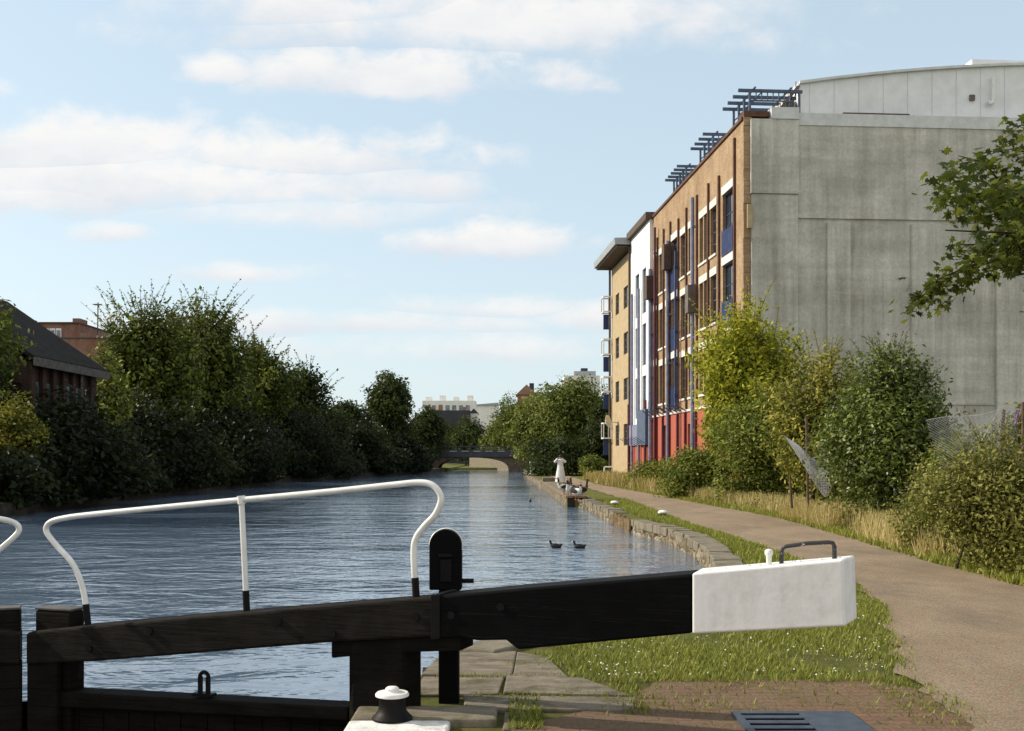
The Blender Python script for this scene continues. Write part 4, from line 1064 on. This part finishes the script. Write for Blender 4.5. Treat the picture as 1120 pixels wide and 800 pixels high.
tree_px('scrub_bush', 'low weedy bush at the foot of the white block', 'bush', 718, 60, 505, 62, 6000, .16, M['leaf_base'], 75, .0, stems=3, trunk_r=.04, tone0=.1)
BR = 'brambles beside the path'
tree_px('bramble_bush', 'bramble thicket with pale berries and dry stems at the right edge', 'bush', 1092, 16.6, 490, 160, 17000, .075, M['leaf_bramble'], 76, .0, stems=5, trunk_r=.02, group=BR, limbs=40, cr=.24, spiky=1.2, nl=10, shoots=70, slen=.8)
tree_px('bramble_bush', 'lower bramble spray trailing onto the dry grass below the ivy mound', 'bush', 1030, 19.5, 528, 90, 8000, .075, M['leaf_bramble'], 77, .0, stems=4, trunk_r=.02, group=BR, limbs=24, cr=.22, spiky=1.2, nl=9, shoots=40, slen=.6)
tree_px('bramble_bush', 'green bramble bank behind the sagging wire net', 'bush', 1062, 23.5, 470, 100, 9000, .09, M['leaf_base'], 78, .0, stems=4, trunk_r=.02, group=BR, cr=.22)
# buddleia with purple spikes
t = tree_px('buddleia', 'buddleia with purple flower spikes at the right edge', 'bush', 1116, 22, 446, 36, 2200, .12, M['leaf_bramble'], 79, .2, stems=3, trunk_r=.025, spiky=1.3)
for k, (dx, dz) in enumerate(((-.2,2.55),(.1,2.7),(.28,2.5))):
    m = MB(); m.tube([(dx,-.2,dz-.15),(dx+.03,-.22,dz),(dx+.07,-.22,dz+.17)], [.018,.026,.008], 7); obj('flower_spike', m, M['flower'], t, smooth=60, org=(0,0,0))
# seedling shoot beside the ivy
t = thing('ivy_shoot', 'single upright leafy shoot at the right shoulder of the ivy mound', 'plant', (10.55,26.6,0))
rng = np.random.default_rng(5); zz = np.linspace(1.2,3.6,60); P = np.stack([rng.normal(size=60)*.06, rng.normal(size=60)*.06, zz], 1)
v, tn = leaf_arrays(rng, P, rng.normal(size=(60,3))+np.array([0,0,.6]), np.full(60,.2), .5, np.full(60,.35))
o = bpy.data.objects.new('leaves', quad_mesh('leaves', v, tn, M['leaf_ivy'])); link(o, t)
obj('stem', MB().tube([(0,0,0),(.03,0,1.8),(0,0,3.6)], [.03,.02,.006], 6), M['bark'], t, org=(0,0,0))

# maple reaching in from the right with real lobed leaves
def maple():
    base = Vector((9.0, 12.6, 0)); t = thing('maple_tree', 'maple whose leafy branches hang in at the right edge against the concrete', 'tree', base)
    g = random.Random(31); rng = np.random.default_rng(31); m = MB()
    m.tube([(0,0,-.1),(.05,0,1.5),(-.05,0,3.2),(.05,.1,6.5)], [.24,.19,.16,.06], 10)
    twigs = []
    def branch(p, q, r, n=3, lvl=0):
        p, q = Vector(p), Vector(q); mid = p.lerp(q,.5)+Vector((0,0,.12*(q-p).length)); P = smoothpath([p, mid, q], 4)
        m.tube(P, [r*(1-.8*i/(len(P)-1)) for i in range(len(P))], 6)
        twigs.append((P, lvl))
        if lvl < 2:
            for k in range(n):
                s = P[int((.3+.65*(k+g.random())/n)*(len(P)-1))]
                d = (q-p).normalized()
                e = s+(d*g.uniform(.4,.9)+Vector((g.uniform(-.5,.5),g.uniform(-.8,.8),g.uniform(-.55,.35))))*(q-p).length*(.36 if lvl == 0 else .5)
                branch(s, e, r*.5, 3, lvl+1)
    tips = [(1000,246),(1006,262),(1062,200),(1075,296),(1048,226),(1040,290),(1085,215),(1085,268),(1100,290),(1098,192)]
    for i, (px, py) in enumerate(tips):
        Dq = 12.0+g.uniform(-.5,.7); q = at(px+34, py+6, Dq)-base
        branch((-.02,0,2.8+.22*(i % 6)), q, .035, 4, 0)
    for k in range(12):      # the rest of the crown, outside the picture
        a = g.uniform(-1.6,1.6); branch((0,0,3.2+.2*(k % 6)), (math.cos(a)*g.uniform(1.2,2.8), math.sin(a)*g.uniform(1.2,2.8), 4.4+g.uniform(-.8,2.4)), .05, 3, 0)
    obj('trunk', m, M['bark'], t, smooth=60, org=(0,0,0))
    # five-lobed leaf outline
    ang = [(-90,.35),(-60,.52),(-35,.42),(-12,.95),(18,.5),(42,.95),(64,.55),(90,1.1),(116,.55),(138,.95),(162,.5),(192,.95),(215,.42),(240,.52)]
    out = np.array([(r*math.cos(R(a)), r*math.sin(R(a)), -.12*r*r) for a, r in ang])
    V = []; Fc = []; T = []
    for P, lvl in twigs:
        L = sum((b-a).length for a, b in zip(P, P[1:])); nl = max(3, int(L*(70 if lvl == 2 else 46 if lvl == 1 else 16)))
        for k in range(nl):
            s = P[int((.25+.75*g.random())*(len(P)-1))]+Vector((g.gauss(0,.10),g.gauss(0,.12),g.gauss(-.05,.08)))
            sz = g.uniform(.042,.08)
            rot = Matrix.Rotation(g.uniform(0,6.28),3,'Z') @ Matrix.Rotation(g.gauss(R(-25),.5),3,'X') @ Matrix.Rotation(g.gauss(0,.5),3,'Y')
            A = np.array(rot); pts = (out*sz) @ A.T+np.array(s)
            b = len(V); V.extend(pts.tolist()); V.append(tuple(s)); n = len(out)
            for i in range(n): Fc.append((b+i, b+(i+1) % n, b+n))
            T.extend([min(1,max(0,g.gauss(.4,.25)))]*(n+1))
    me = bpy.data.meshes.new('crown'); me.from_pydata(V, [], Fc); a = me.attributes.new('tone','FLOAT','POINT'); a.data.foreach_set('value', T)
    me.materials.append(M['leaf_maple']); o = bpy.data.objects.new('crown', me); link(o, t)
maple()

# grass, one mass per kind
def blades(name, seed, P, h, w, mat, lean=.35, tone=.5, tsd=.2):
    rng = np.random.default_rng(seed); n = len(P)
    a = rng.random(n)*6.283; d = np.stack([np.cos(a), np.sin(a), np.zeros(n)], 1); pr = np.stack([-d[:,1], d[:,0], np.zeros(n)], 1)
    hh = h*(.5+rng.random(n)*.9); ln = lean*(.3+rng.random(n))
    v = np.empty((n,4,3)); W = (w*(.6+.8*rng.random(n)))[:,None]
    upz = np.array([0,0,1.0])
    v[:,0] = P-pr*W; v[:,1] = P+pr*W
    mid = P+d*(hh*ln*.6)[:,None]+upz*hh[:,None]; 
    v[:,2] = mid+d*(hh*ln*.2)[:,None]+pr*W*.25; v[:,3] = mid+d*(hh*ln*.2)[:,None]-pr*W*.25
    tn = np.clip(tone+rng.normal(size=n)*tsd, 0, 1)
    o = bpy.data.objects.new(name, quad_mesh(name, v.reshape(-1,3), np.repeat(tn,4), mat)); link(o); return o
def scatter(seed, n, D0, D1, lo, hi, power=1.0, clump=0.0):
    rng = np.random.default_rng(seed); D = D0+(D1-D0)*rng.random(n)**power
    l = np.array([lo(d) for d in D]); r = np.array([hi(d) for d in D]); u = rng.random(n)
    ok = r > l; P = np.stack([l+(r-l)*u, D, np.zeros(n)], 1)[ok]
    if clump:
        f = np.sin(P[:,0]*2.3+seed)*np.sin(P[:,1]*1.9)+.6*np.sin(P[:,0]*5.1+P[:,1]*3.7+seed)
        P = P[rng.random(len(P)) < np.clip(.65+clump*f, .05, 1)]
    return P
def lawn_lo(D): return interp(XR, D)+(.25 if D > 10 else .55)+(max(0,.9-(D-9.3)*1.2) if D > 9.3 else 0)+(max(0,(9.3-D)*.2))
def lawn_hi(D): return interp(PL, D)+.05
P1 = scatter(1, 52000, 8.35, 15, lambda D: max(lawn_lo(D), .45 if D < 9 else -.2), lawn_hi, 1.0, .55)
P2 = scatter(2, 26000, 15, 44, lambda D: interp(XR,D)+.4, lawn_hi, 1.3, .3)
tag(blades('lawn_grass', 3, np.concatenate([P1]), .042, .005, M['grass'], 1.0, .5, .26), 'short green lawn grass with daisies between canal edge and path', 'grass', kind='stuff')
tag(blades('bank_grass', 4, P2, .09, .012, M['grass'], .8, .5), 'short green grass strip along the curving canal edge', 'grass', kind='stuff')
vg_lo = lambda D: interp(PR, D)-.05
P3 = scatter(5, 26000, 12, 60, vg_lo, lambda D: interp(PR,D)+1.2, 1.6, .3)
tag(blades('verge_grass', 6, P3, .11, .013, M['grass'], .7, .6), 'yellowish green verge grass along the right path edge', 'grass', kind='stuff')
P4 = np.concatenate([scatter(7, 15000, 24, 46, lambda D: interp(PR,D)+.5, lambda D: interp(PR,D)+2.6, 1., .5), scatter(8, 9000, 14.5, 24, lambda D: interp(PR,D)+.55, lambda D: interp(PR,D)+2.2, 1., .5)])
P4 = np.concatenate([P4, scatter(20, 9000, 26, 31.5, lambda D: interp(PR,D)+.15, lambda D: interp(PR,D)+2.0, 1., .2), scatter(21, 6000, 18.5, 23.5, lambda D: interp(PR,D)+.15, lambda D: interp(PR,D)+1.8, 1., .2)])
tag(blades('dry_grass', 9, P4, .42, .011, M['dry'], .5, .55), 'tall dry straw coloured grass in front of the bushes', 'grass', kind='stuff')
P5 = scatter(10, 9000, 46, 84, lambda D: interp(PR,D)+.2, lambda D: 10.7+.072*(50-D)-.2, 1., .4)
tag(blades('weed_grass', 11, P5, .55, .03, M['dry'], .5, .25), 'tall weedy grass at the foot of the warehouse front', 'grass', kind='stuff')
# ragged tufts creeping over paving and flag joints
P6 = np.concatenate([scatter(12, 2600, 7.3, 8.5, lambda D: .62, lambda D: 3.2, 1., .5)[::2], scatter(13, 900, 6.9, 7.8, lambda D: -.02, lambda D: .2, 1., .3), scatter(22, 700, 8.4, 9.7, lambda D: .2, lambda D: .75, 1., .4), scatter(23, 260, 7.80, 7.88, lambda D: -.3, lambda D: .9), scatter(24, 260, 8.48, 8.56, lambda D: -.6, lambda D: .55), scatter(25, 300, 7.3, 8.5, lambda D: .78+.0*D, lambda D: .95), scatter(14, 1200, 7.0, 10.5, lambda D: interp(PL,D)-.35, lambda D: interp(PL,D)+.15, 1., .5)])
tag(blades('tuft_grass', 15, P6, .035, .006, M['grass'], .9, .35), 'sparse grass tufts growing in the joints of the paving', 'grass', kind='stuff')
rng = np.random.default_rng(91); wp = scatter(17, 1500, 15, 60, lambda D: interp(PR,D)+.55, lambda D: interp(PR,D)+2.4, 1.4, .9)
wp = np.concatenate([wp, scatter(18, 260, 12.5, 16, lambda D: interp(PR,D)+.3, lambda D: interp(PR,D)+1.2, 1., .6)])
k = np.repeat(np.arange(len(wp)), 34); hh = (.15+.55*rng.random(len(wp))**2)[k]*rng.random(len(k))
P = wp[k]+rng.normal(size=(len(k),3))*np.array([.10,.10,0]); P[:,2] = .03+hh
v, tn = leaf_arrays(rng, P, rng.normal(size=(len(k),3))*.6+np.array([0,0,.7]), .05+.07*rng.random(len(k)), .45, np.clip(.5+rng.normal(size=len(wp))[k]*.28+rng.normal(size=len(k))*.08, 0, 1))
o = bpy.data.objects.new('verge_weeds', quad_mesh('verge_weeds', v, tn, M['leaf_bramble'])); link(o); tag(o, 'mixed low weeds along the foot of the bushes beside the path', 'weeds', kind='stuff')
# daisies
rng = np.random.default_rng(77); dp = scatter(16, 520, 8.4, 12.5, lambda D: max(lawn_lo(D), .6), lambda D: interp(PL,D)-.05, 1.3, .6)
n = len(dp); dp[:,2] = .05+.02*rng.random(n)
v, tn = leaf_arrays(rng, dp, rng.normal(size=(n,3))*.3+np.array([0,-.3,1.]), rng.uniform(.009,.020,n), .95, np.full(n,.5))
o = bpy.data.objects.new('daisies', quad_mesh('daisies', v, tn, M['daisy'])); link(o); tag(o, 'scattered tiny white daisies across the lawn', 'flowers', kind='stuff')

# ------------------------------------------------------------------ wire fence remains
def net(name, label, quad, nu, nv, sag, r, posts):
    a, b, c, d = [Vector(p) for p in quad]; o0 = (a+b)/2; o0.z = 0
    t = thing(name, label, 'wire fence', o0); m = MB(); g = random.Random(nu)
    def pt(u, v):
        p = a.lerp(b, u).lerp(d.lerp(c, u), v); s = math.sin(math.pi*u)*math.sin(math.pi*v)
        return p+Vector((0,-sag*s+.05*math.sin(9*u+4*v),-.25*sag*math.sin(math.pi*u)*(v)+.04*math.sin(7*u)))
    for k in range(-nv, nu):                     # diagonal weave both ways
        for sgn in (1, -1):
            L = []
            for j in range(0, nv+1):
                u = (k+j)/nu; u = u if sgn > 0 else 1-u
                if 0 <= u <= 1: L.append(pt(u, j/nv))
            if len(L) > 1: m.tube(L, r, 4, cap=False)
    for v in (0, 1): m.tube([pt(u/10, v) for u in range(11)], r*1.6, 5)
    obj('wire_net', m, M['steel'], t, fix=False)
    for p, q in posts: obj('post', MB().tube([p, q], .035, 7), M['rust'], t)
    return t
tn_ = net('wire_fence', 'torn grey wire netting flopped over beside the ivy mound', [at(857,476,28.4),at(903,545,28.0),at(917,524,27.6),at(868,484,28.2)], 26, 9, .15, .0065,
    [(at(884,560,28.9),at(882,455,29.0)),(at(866,556,28.7),at(864,520,28.7))])
tn2 = net('wire_fence', 'x', [at(876,506,28.3),at(905,540,27.9),at(914,488,27.8),at(895,499,28.2)], 16, 14, .12, .005, [])
for ch in list(tn2.children):
    ch.parent = tn_; ch.location = tn2.location-tn_.location
bpy.data.objects.remove(tn2)
net('wire_fence', 'sagging wire netting between leaning posts by the brambles', [at(1040,540,22),at(1112,535,21),at(1112,440,21),at(1012,460,22.2)], 30, 24, .3, .0028,
    [(at(1091,530,21.3),at(1098,448,21.3)),(at(1119,540,20.8),at(1119,440,20.8))])
p0, p1 = at(661,530,86), at(671,530,86.5)
t = thing('barrier_rail', 'small white barrier rail at the end of the sand block', 'barrier', (p0.x,86,0))
zz = at(661,511,86).z
obj('rail', MB().tube([(p0.x,86,zz),(p1.x+.6,86,zz)], .06, 8), M['rail_white'], t); obj('post', MB().tube([(p0.x,86,0),(p0.x,86,zz)], .06, 8), M['rail_white'], t)

# ------------------------------------------------------------------ person, birds
def skin_body(name, joints, edges, radii, mat, parent, sub=2):
    me = bpy.data.meshes.new(name); me.from_pydata(joints, edges, [])
    o = bpy.data.objects.new(name, me); link(o, parent)
    md = o.modifiers.new('skin', 'SKIN'); 
    for v, r in zip(me.skin_vertices[0].data, radii): v.radius = (r, r) if not isinstance(r, tuple) else r
    me.skin_vertices[0].data[0].use_root = True
    s = o.modifiers.new('sub', 'SUBSURF'); s.levels = sub; s.render_levels = sub
    dg = bpy.context.evaluated_depsgraph_get(); dg.update()
    new = bpy.data.meshes.new_from_object(o.evaluated_get(dg)); o.modifiers.clear(); o.data = new
    new.materials.clear(); new.materials.append(mat); new.polygons.foreach_set('use_smooth', [True]*len(new.polygons))
    return o
pp = gnd(613, 528.5, .16)
pe = thing('person', 'person in a long white robe with arms raised to the face at the water edge', 'person', (pp.x, pp.y, .162), rz=R(-15))
J = [(0,0,.92),(0,0,1.15),(0,.0,1.36),(0,0,1.46),(0,-.01,1.54),(0,-.015,1.62),(.09,0,.86),(.10,.01,.48),(.10,.02,.08),(.10,-.10,.04),(-.09,0,.86),(-.10,.01,.48),(-.10,.02,.08),(-.10,-.10,.04),
     (.17,0,1.38),(.33,-.10,1.28),(.10,-.19,1.50),(.06,-.20,1.56),(-.17,0,1.38),(-.34,-.08,1.30),(-.11,-.19,1.50),(-.06,-.20,1.56)]
E = [(0,1),(1,2),(2,3),(3,4),(4,5),(0,6),(6,7),(7,8),(8,9),(0,10),(10,11),(11,12),(12,13),(2,14),(14,15),(15,16),(16,17),(2,18),(18,19),(19,20),(20,21)]
Rr = [(.15,.11),(.14,.10),(.16,.11),.055,.085,.085,.09,.06,.042,.035,.09,.06,.042,.035,.065,.045,.033,.04,.065,.045,.033,.04]
skin_body('body', J, E, Rr, M['skin'], pe)
m = MB()
prof = [(.30,.06),(.285,.3),(.25,.6),(.205,.9),(.175,1.1),(.195,1.25),(.215,1.36),(.15,1.44),(.075,1.47)]
nseg = 28; rings = []
for r, z0 in prof:
    rings.append(m.pts([Vector((r*(1+.06*math.sin(6*2*math.pi*k/nseg)*(1 if z0 < .9 else .1))*math.cos(2*math.pi*k/nseg), r*.72*math.sin(2*math.pi*k/nseg), z0)) for k in range(nseg)]))
for a, b in zip(rings, rings[1:]):
    for k in range(nseg): m.f.append((a+k, a+(k+1)%nseg, b+(k+1)%nseg, b+k))
for s in (1,-1):
    m.tube([(s*.15,0,1.38),(s*.25,-.05,1.33),(s*.335,-.09,1.28)], [.085,.08,.075], 10); m.tube([(s*.335,-.09,1.27),(s*.22,-.15,1.39),(s*.125,-.185,1.475)], [.078,.068,.065], 10)
obj('robe', m, M['cloth_white'], pe, smooth=60, org=(0,0,0))
m = MB().sphere((0,.015,1.625), .105,.115,.10, 14, 10); m.sphere((0,.07,1.57), .085,.06,.10, 12, 8); obj('hair', m, M['hair'], pe, smooth=80, org=(0,0,0))

def goose(label, px, py, rz, s, whitebody, headup):
    t = thing('goose', label, 'goose', (0,0,0), group='geese gathered on the stone landing')
    m = MB(); m.sphere((0,0,.30), .27,.135,.135, 16, 10, Matrix.Rotation(R(-8),3,'Y')); m.tube([(-.22,0,.31),(-.33,0,.36),(-.40,0,.375)], [.085,.055,.015], 8)
    m.tube([(.17,0,.34),(.255,0,.42),(.25,0,.55),(.265,0,.66 if headup else .6)], [.09,.055,.036,.036], 10)
    m.sphere((.285,0,.675 if headup else .615), .062,.042,.045, 10, 8)
    obj('body', m, M['goose_white' if whitebody else 'goose_brown'], t, smooth=80, org=(0,0,0))
    for sg in (1,-1):
        m = MB().sphere((-.05,sg*.115,.33), .24,.035,.09, 12, 8, Matrix.Rotation(R(6),3,'Y')); obj('wing', m, M['goose_dark'], t, smooth=80, org=(0,0,0))
        m = MB().tube([(0,sg*.06,.2),(.01,sg*.06,.09),(0,sg*.06,.015)], [.022,.014,.014], 6); m.box((.03,sg*.06,.008),(.10,.07,.014)); obj('leg', m, M['beak'], t, org=(0,0,0))
    zh = .67 if headup else .61
    m = MB().tube([(.33,0,zh+.005),(.395,0,zh-.012)], [.024,.010], 8); obj('beak', m, M['beak'], t, org=(0,0,0))
    if not whitebody or px % 2:
        m = MB().tube([(.235,0,.41),(.25,0,.5),(.267,0,zh-.01)], [.062,.042,.041], 10); m.sphere((.28,0,zh+.02), .055,.046,.036, 10, 8); obj('dark_neck', m, M['goose_dark'], t, smooth=80, org=(0,0,0))
    p = gnd(px, py, .16); t.location = (p.x, p.y, .162); t.rotation_euler = (0,0,rz); t.scale = (s,s,s)
goose('white breasted goose leftmost of the flock on the landing', 617, 541, R(200), 1.0, True, True)
goose('white goose with dark neck second from the left of the flock', 623, 544.5, R(250), 1.05, True, True)
goose('brown goose standing in the middle of the flock', 628, 541.5, R(120), 1.0, False, True)
goose('white goose at the front corner of the landing', 631, 547, R(300), 1.0, True, False)
goose('dark necked brown goose rightmost of the flock', 636, 544.5, R(30), 1.0, False, True)
goose('brown goose behind the flock nearest the robed person', 621, 536.5, R(60), .9, False, False)

def coot(label, px, py, rz):
    p = gnd(px, py, -.33); t = thing('coot', label, 'water bird', (0,0,0), group='coots on the canal')
    m = MB().sphere((0,0,.06), .17,.085,.085, 14, 9, Matrix.Rotation(R(-6),3,'Y')); m.tube([(-.12,0,.08),(-.2,0,.12)], [.05,.012], 7)
    m.tube([(.11,0,.09),(.155,0,.15),(.16,0,.19)], [.05,.032,.03], 8); m.sphere((.175,0,.205), .042,.032,.034, 10, 8); obj('body', m, M['coot'], t, smooth=80, org=(0,0,0))
    obj('bill', MB().tube([(.205,0,.205),(.25,0,.193)], [.016,.006], 7), M['rail_white'], t, org=(0,0,0))
    t.scale = (.76,)*3; t.location = (p.x,p.y,-.335); t.rotation_euler = (0,0,rz)
coot('black coot leading on the open water, left of its pair', 608, 599.5, R(175)); coot('black coot following close behind, right of its pair', 634, 600, R(170)); coot('lone black water bird farther off toward the landing', 580, 549, R(80))
# mooring posts near the bridge
p = gnd(582, 519)
o = obj('mooring_post', MB().lathe([(.24,0),(.22,.9),(.26,.95),(.26,1.25),(.12,1.35)], (p.x,p.y,0), 12), M['bollard_white'], smooth=40, org=(p.x,p.y,0)); tag(o, 'small pale post on the towpath edge near the bridge', 'post')
o = obj('mooring_stone', MB().bx(1.98,2.75,69.6,70.9,.162,.42), M['flag'], bevel=.05, org=(2.3,70,.16)); tag(o, 'pale stone block on the landing beside the robed person', 'stone block')

# ------------------------------------------------------------------ light, sky, camera
SUN_EL, SUN_AZ = R(31), R(-74)       # azimuth from +Y towards +X: low afternoon sun on the left, slightly ahead
sd = Vector((math.sin(SUN_AZ)*math.cos(SUN_EL), math.cos(SUN_AZ)*math.cos(SUN_EL), math.sin(SUN_EL)))
sun = bpy.data.lights.new('sun', 'SUN'); sun.energy = 5.0; sun.angle = R(.53); sun.color = (1.0,.90,.74)
so = bpy.data.objects.new('sun', sun); link(so); so.rotation_euler = (-sd).to_track_quat('-Z','Y').to_euler(); so.location = (-40,20,40)

w = bpy.data.worlds.new('World'); scn.world = w; w.use_nodes = True
nt = w.node_tree; N = nt.nodes; bg = N['Background']; 
sky = N.new('ShaderNodeTexSky'); sky.sky_type = 'NISHITA'; sky.sun_disc = False; sky.sun_elevation = SUN_EL; sky.sun_rotation = SUN_AZ
sky.air_density = 1.0; sky.dust_density = 1.2; sky.ozone_density = 1.0
def wn(op, a, b=None, vec=False):
    x = N.new('ShaderNodeVectorMath' if vec else 'ShaderNodeMath'); x.operation = op
    for i, v in enumerate((a, b)):
        if v is None: continue
        if isinstance(v, (int,float,tuple)): x.inputs[i].default_value = v
        else: nt.links.new(v, x.inputs[i])
    return x.outputs['Value'] if (vec and op == 'LENGTH') else x.outputs[0]
tc = N.new('ShaderNodeTexCoord'); sp = N.new('ShaderNodeSeparateXYZ'); nt.links.new(tc.outputs['Generated'], sp.inputs[0])
yy = wn('MAXIMUM', sp.outputs[1], .02)
uu = wn('DIVIDE', sp.outputs[0], yy); vv = wn('DIVIDE', sp.outputs[2], yy)
cb = N.new('ShaderNodeCombineXYZ'); nt.links.new(uu, cb.inputs[0]); nt.links.new(vv, cb.inputs[1])
def wnoise(vec, scale, detail, rough=.55, sc=(1,1,1), dist=0.):
    mp = N.new('ShaderNodeMapping'); mp.inputs['Scale'].default_value = sc; nt.links.new(vec, mp.inputs[0])
    x = N.new('ShaderNodeTexNoise'); x.inputs['Scale'].default_value = scale; x.inputs['Detail'].default_value = detail; x.inputs['Roughness'].default_value = rough; x.inputs['Distortion'].default_value = dist
    nt.links.new(mp.outputs[0], x.inputs['Vector']); return x.outputs['Fac']
# cumulus banks as real directions in the sky (tan azimuth, tan elevation, widths, weight)
CL = [(150,205,330,50,1.0),(330,175,200,40,1.0),(60,170,230,48,.9),(430,205,100,30,.8),(530,268,105,26,1.0),(440,88,190,38,1.0),(240,82,42,22,.9),(560,30,330,50,.75),(380,10,220,40,.75),(720,20,170,50,.5),
      (60,215,200,40,.8),(300,235,220,30,.5),(130,256,50,16,.7),(250,302,110,16,.65),(400,356,260,18,.6),(560,340,150,18,.6),(640,350,70,25,.7),(520,385,200,25,.5),(1250,-120,260,70,.9),(-260,140,250,60,.9),(-200,330,240,24,.7),(1500,250,240,40,.9)]
dmax = None
n1 = wnoise(cb.outputs[0], 11, 12, .60, (1,1.5,1), .2); n2 = wnoise(cb.outputs[0], 3.2, 5, .5, (1,2.2,1))
wob = wn('ADD', wn('MULTIPLY', wn('SUBTRACT', n1, .5), 2.6), wn('MULTIPLY', wn('SUBTRACT', n2, .5), 1.4))
for px, py, a, b, wt in CL:
    s = wn('SUBTRACT', cb.outputs[0], ((px-560)/F, (500-py)/F, 0), True); s = wn('MULTIPLY', s, (F/(a*1.12), F/(b*1.16), 0), True)
    s0 = N.new('ShaderNodeSeparateXYZ'); nt.links.new(s, s0.inputs[0]); yl = s0.outputs[1]
    c0_ = N.new('ShaderNodeCombineXYZ'); nt.links.new(s0.outputs[0], c0_.inputs[0])
    nt.links.new(wn('MAXIMUM', yl, wn('MULTIPLY', yl, 1.7)) if False else wn('MINIMUM', yl, wn('MULTIPLY', yl, 1.7)), c0_.inputs[1])
    q = wn('SUBTRACT', 1.0, wn('LENGTH', c0_.outputs[0], None, True))
    q = wn('MULTIPLY', wn('ADD', q, wob), wt)
    if dmax is None: dmax, ymax = q, yl
    else:
        gt = wn('GREATER_THAN', q, dmax)
        ymax = wn('ADD', wn('MULTIPLY', yl, gt), wn('MULTIPLY', ymax, wn('SUBTRACT', 1.0, gt)))
        dmax = wn('MAXIMUM', dmax, q)
rp = N.new('ShaderNodeMapRange'); rp.interpolation_type = 'SMOOTHSTEP'; rp.inputs['From Min'].default_value = -.10; rp.inputs['From Max'].default_value = .62
nt.links.new(dmax, rp.inputs[0])
front = wn('GREATER_THAN', sp.outputs[1], .05)
nb = wnoise(tc.outputs['Generated'], 2.6, 8, .6, (1,1,2.4))
rb = N.new('ShaderNodeMapRange'); rb.inputs['From Min'].default_value = .30; rb.inputs['From Max'].default_value = .52; nt.links.new(nb, rb.inputs[0])
back = wn('MULTIPLY', rb.outputs[0], wn('SUBTRACT', 1.0, front))  # unseen cloud cover behind the view, added for whiter fill light
mask = wn('MULTIPLY', wn('ADD', wn('MULTIPLY', rp.outputs[0], front), back), .92)
# haze lightening towards the horizon
el = wn('MAXIMUM', sp.outputs[2], 0.0)
hz = wn('MULTIPLY', wn('POWER', wn('SUBTRACT', 1.0, wn('MINIMUM', wn('MULTIPLY', el, 1.7), 1.0)), 2.2), .55)
sg = wn('MULTIPLY', sky.outputs[0], (1.55,1.55,1.45), True)
mixs = N.new('ShaderNodeMix'); mixs.data_type = 'RGBA'; mixs.inputs[0].default_value = .68; nt.links.new(sg, mixs.inputs[6]); mixs.inputs[7].default_value = (4.1,5.0,5.5,1)
skyc = mixs.outputs[2]
mixh = N.new('ShaderNodeMix'); mixh.data_type = 'RGBA'; nt.links.new(hz, mixh.inputs[0]); nt.links.new(skyc, mixh.inputs[6]); mixh.inputs[7].default_value = (4.9,5.6,6.1,1)
shade = wnoise(cb.outputs[0], 6, 6, .6, (1,2,1))
cr_ = N.new('ShaderNodeValToRGB'); cr_.color_ramp.elements[0].position = .22; cr_.color_ramp.elements[0].color = (.74,.79,.86,1); cr_.color_ramp.elements[1].position = .58; cr_.color_ramp.elements[1].color = (1,.985,.96,1)
sh2 = wn('ADD', wn('MULTIPLY', shade, .9), wn('MULTIPLY', ymax, .28)); sh3 = wn('ADD', wn('MULTIPLY', sh2, front), wn('MULTIPLY', .6, wn('SUBTRACT', 1.0, front)))
nt.links.new(sh3, cr_.inputs[0])
cc_ = wn('MULTIPLY', cr_.outputs[0], (6.55,6.5,6.5), True)
mixc = N.new('ShaderNodeMix'); mixc.data_type = 'RGBA'; nt.links.new(mask, mixc.inputs[0]); nt.links.new(mixh.outputs[2], mixc.inputs[6]); nt.links.new(cc_, mixc.inputs[7])
nt.links.new(mixc.outputs[2], bg.inputs['Color']); bg.inputs['Strength'].default_value = .15

cam = bpy.data.cameras.new('camera'); co = bpy.data.objects.new('camera', cam); link(co)
co.location = (0,0,HC); co.rotation_euler = (R(90),0,0)
cam.sensor_fit = 'HORIZONTAL'; cam.sensor_width = 36; cam.lens = 36*F/1120; cam.shift_y = 100/1120; cam.clip_start = .1; cam.clip_end = 6000
scn.camera = co
scn.render.engine = 'CYCLES'; scn.cycles.max_bounces = 5; scn.cycles.diffuse_bounces = 3; scn.cycles.transparent_max_bounces = 8
scn.cycles.use_denoising = True
scn.view_settings.view_transform = 'Standard'; scn.view_settings.look = 'None'; scn.view_settings.exposure = 0; scn.view_settings.gamma = 1
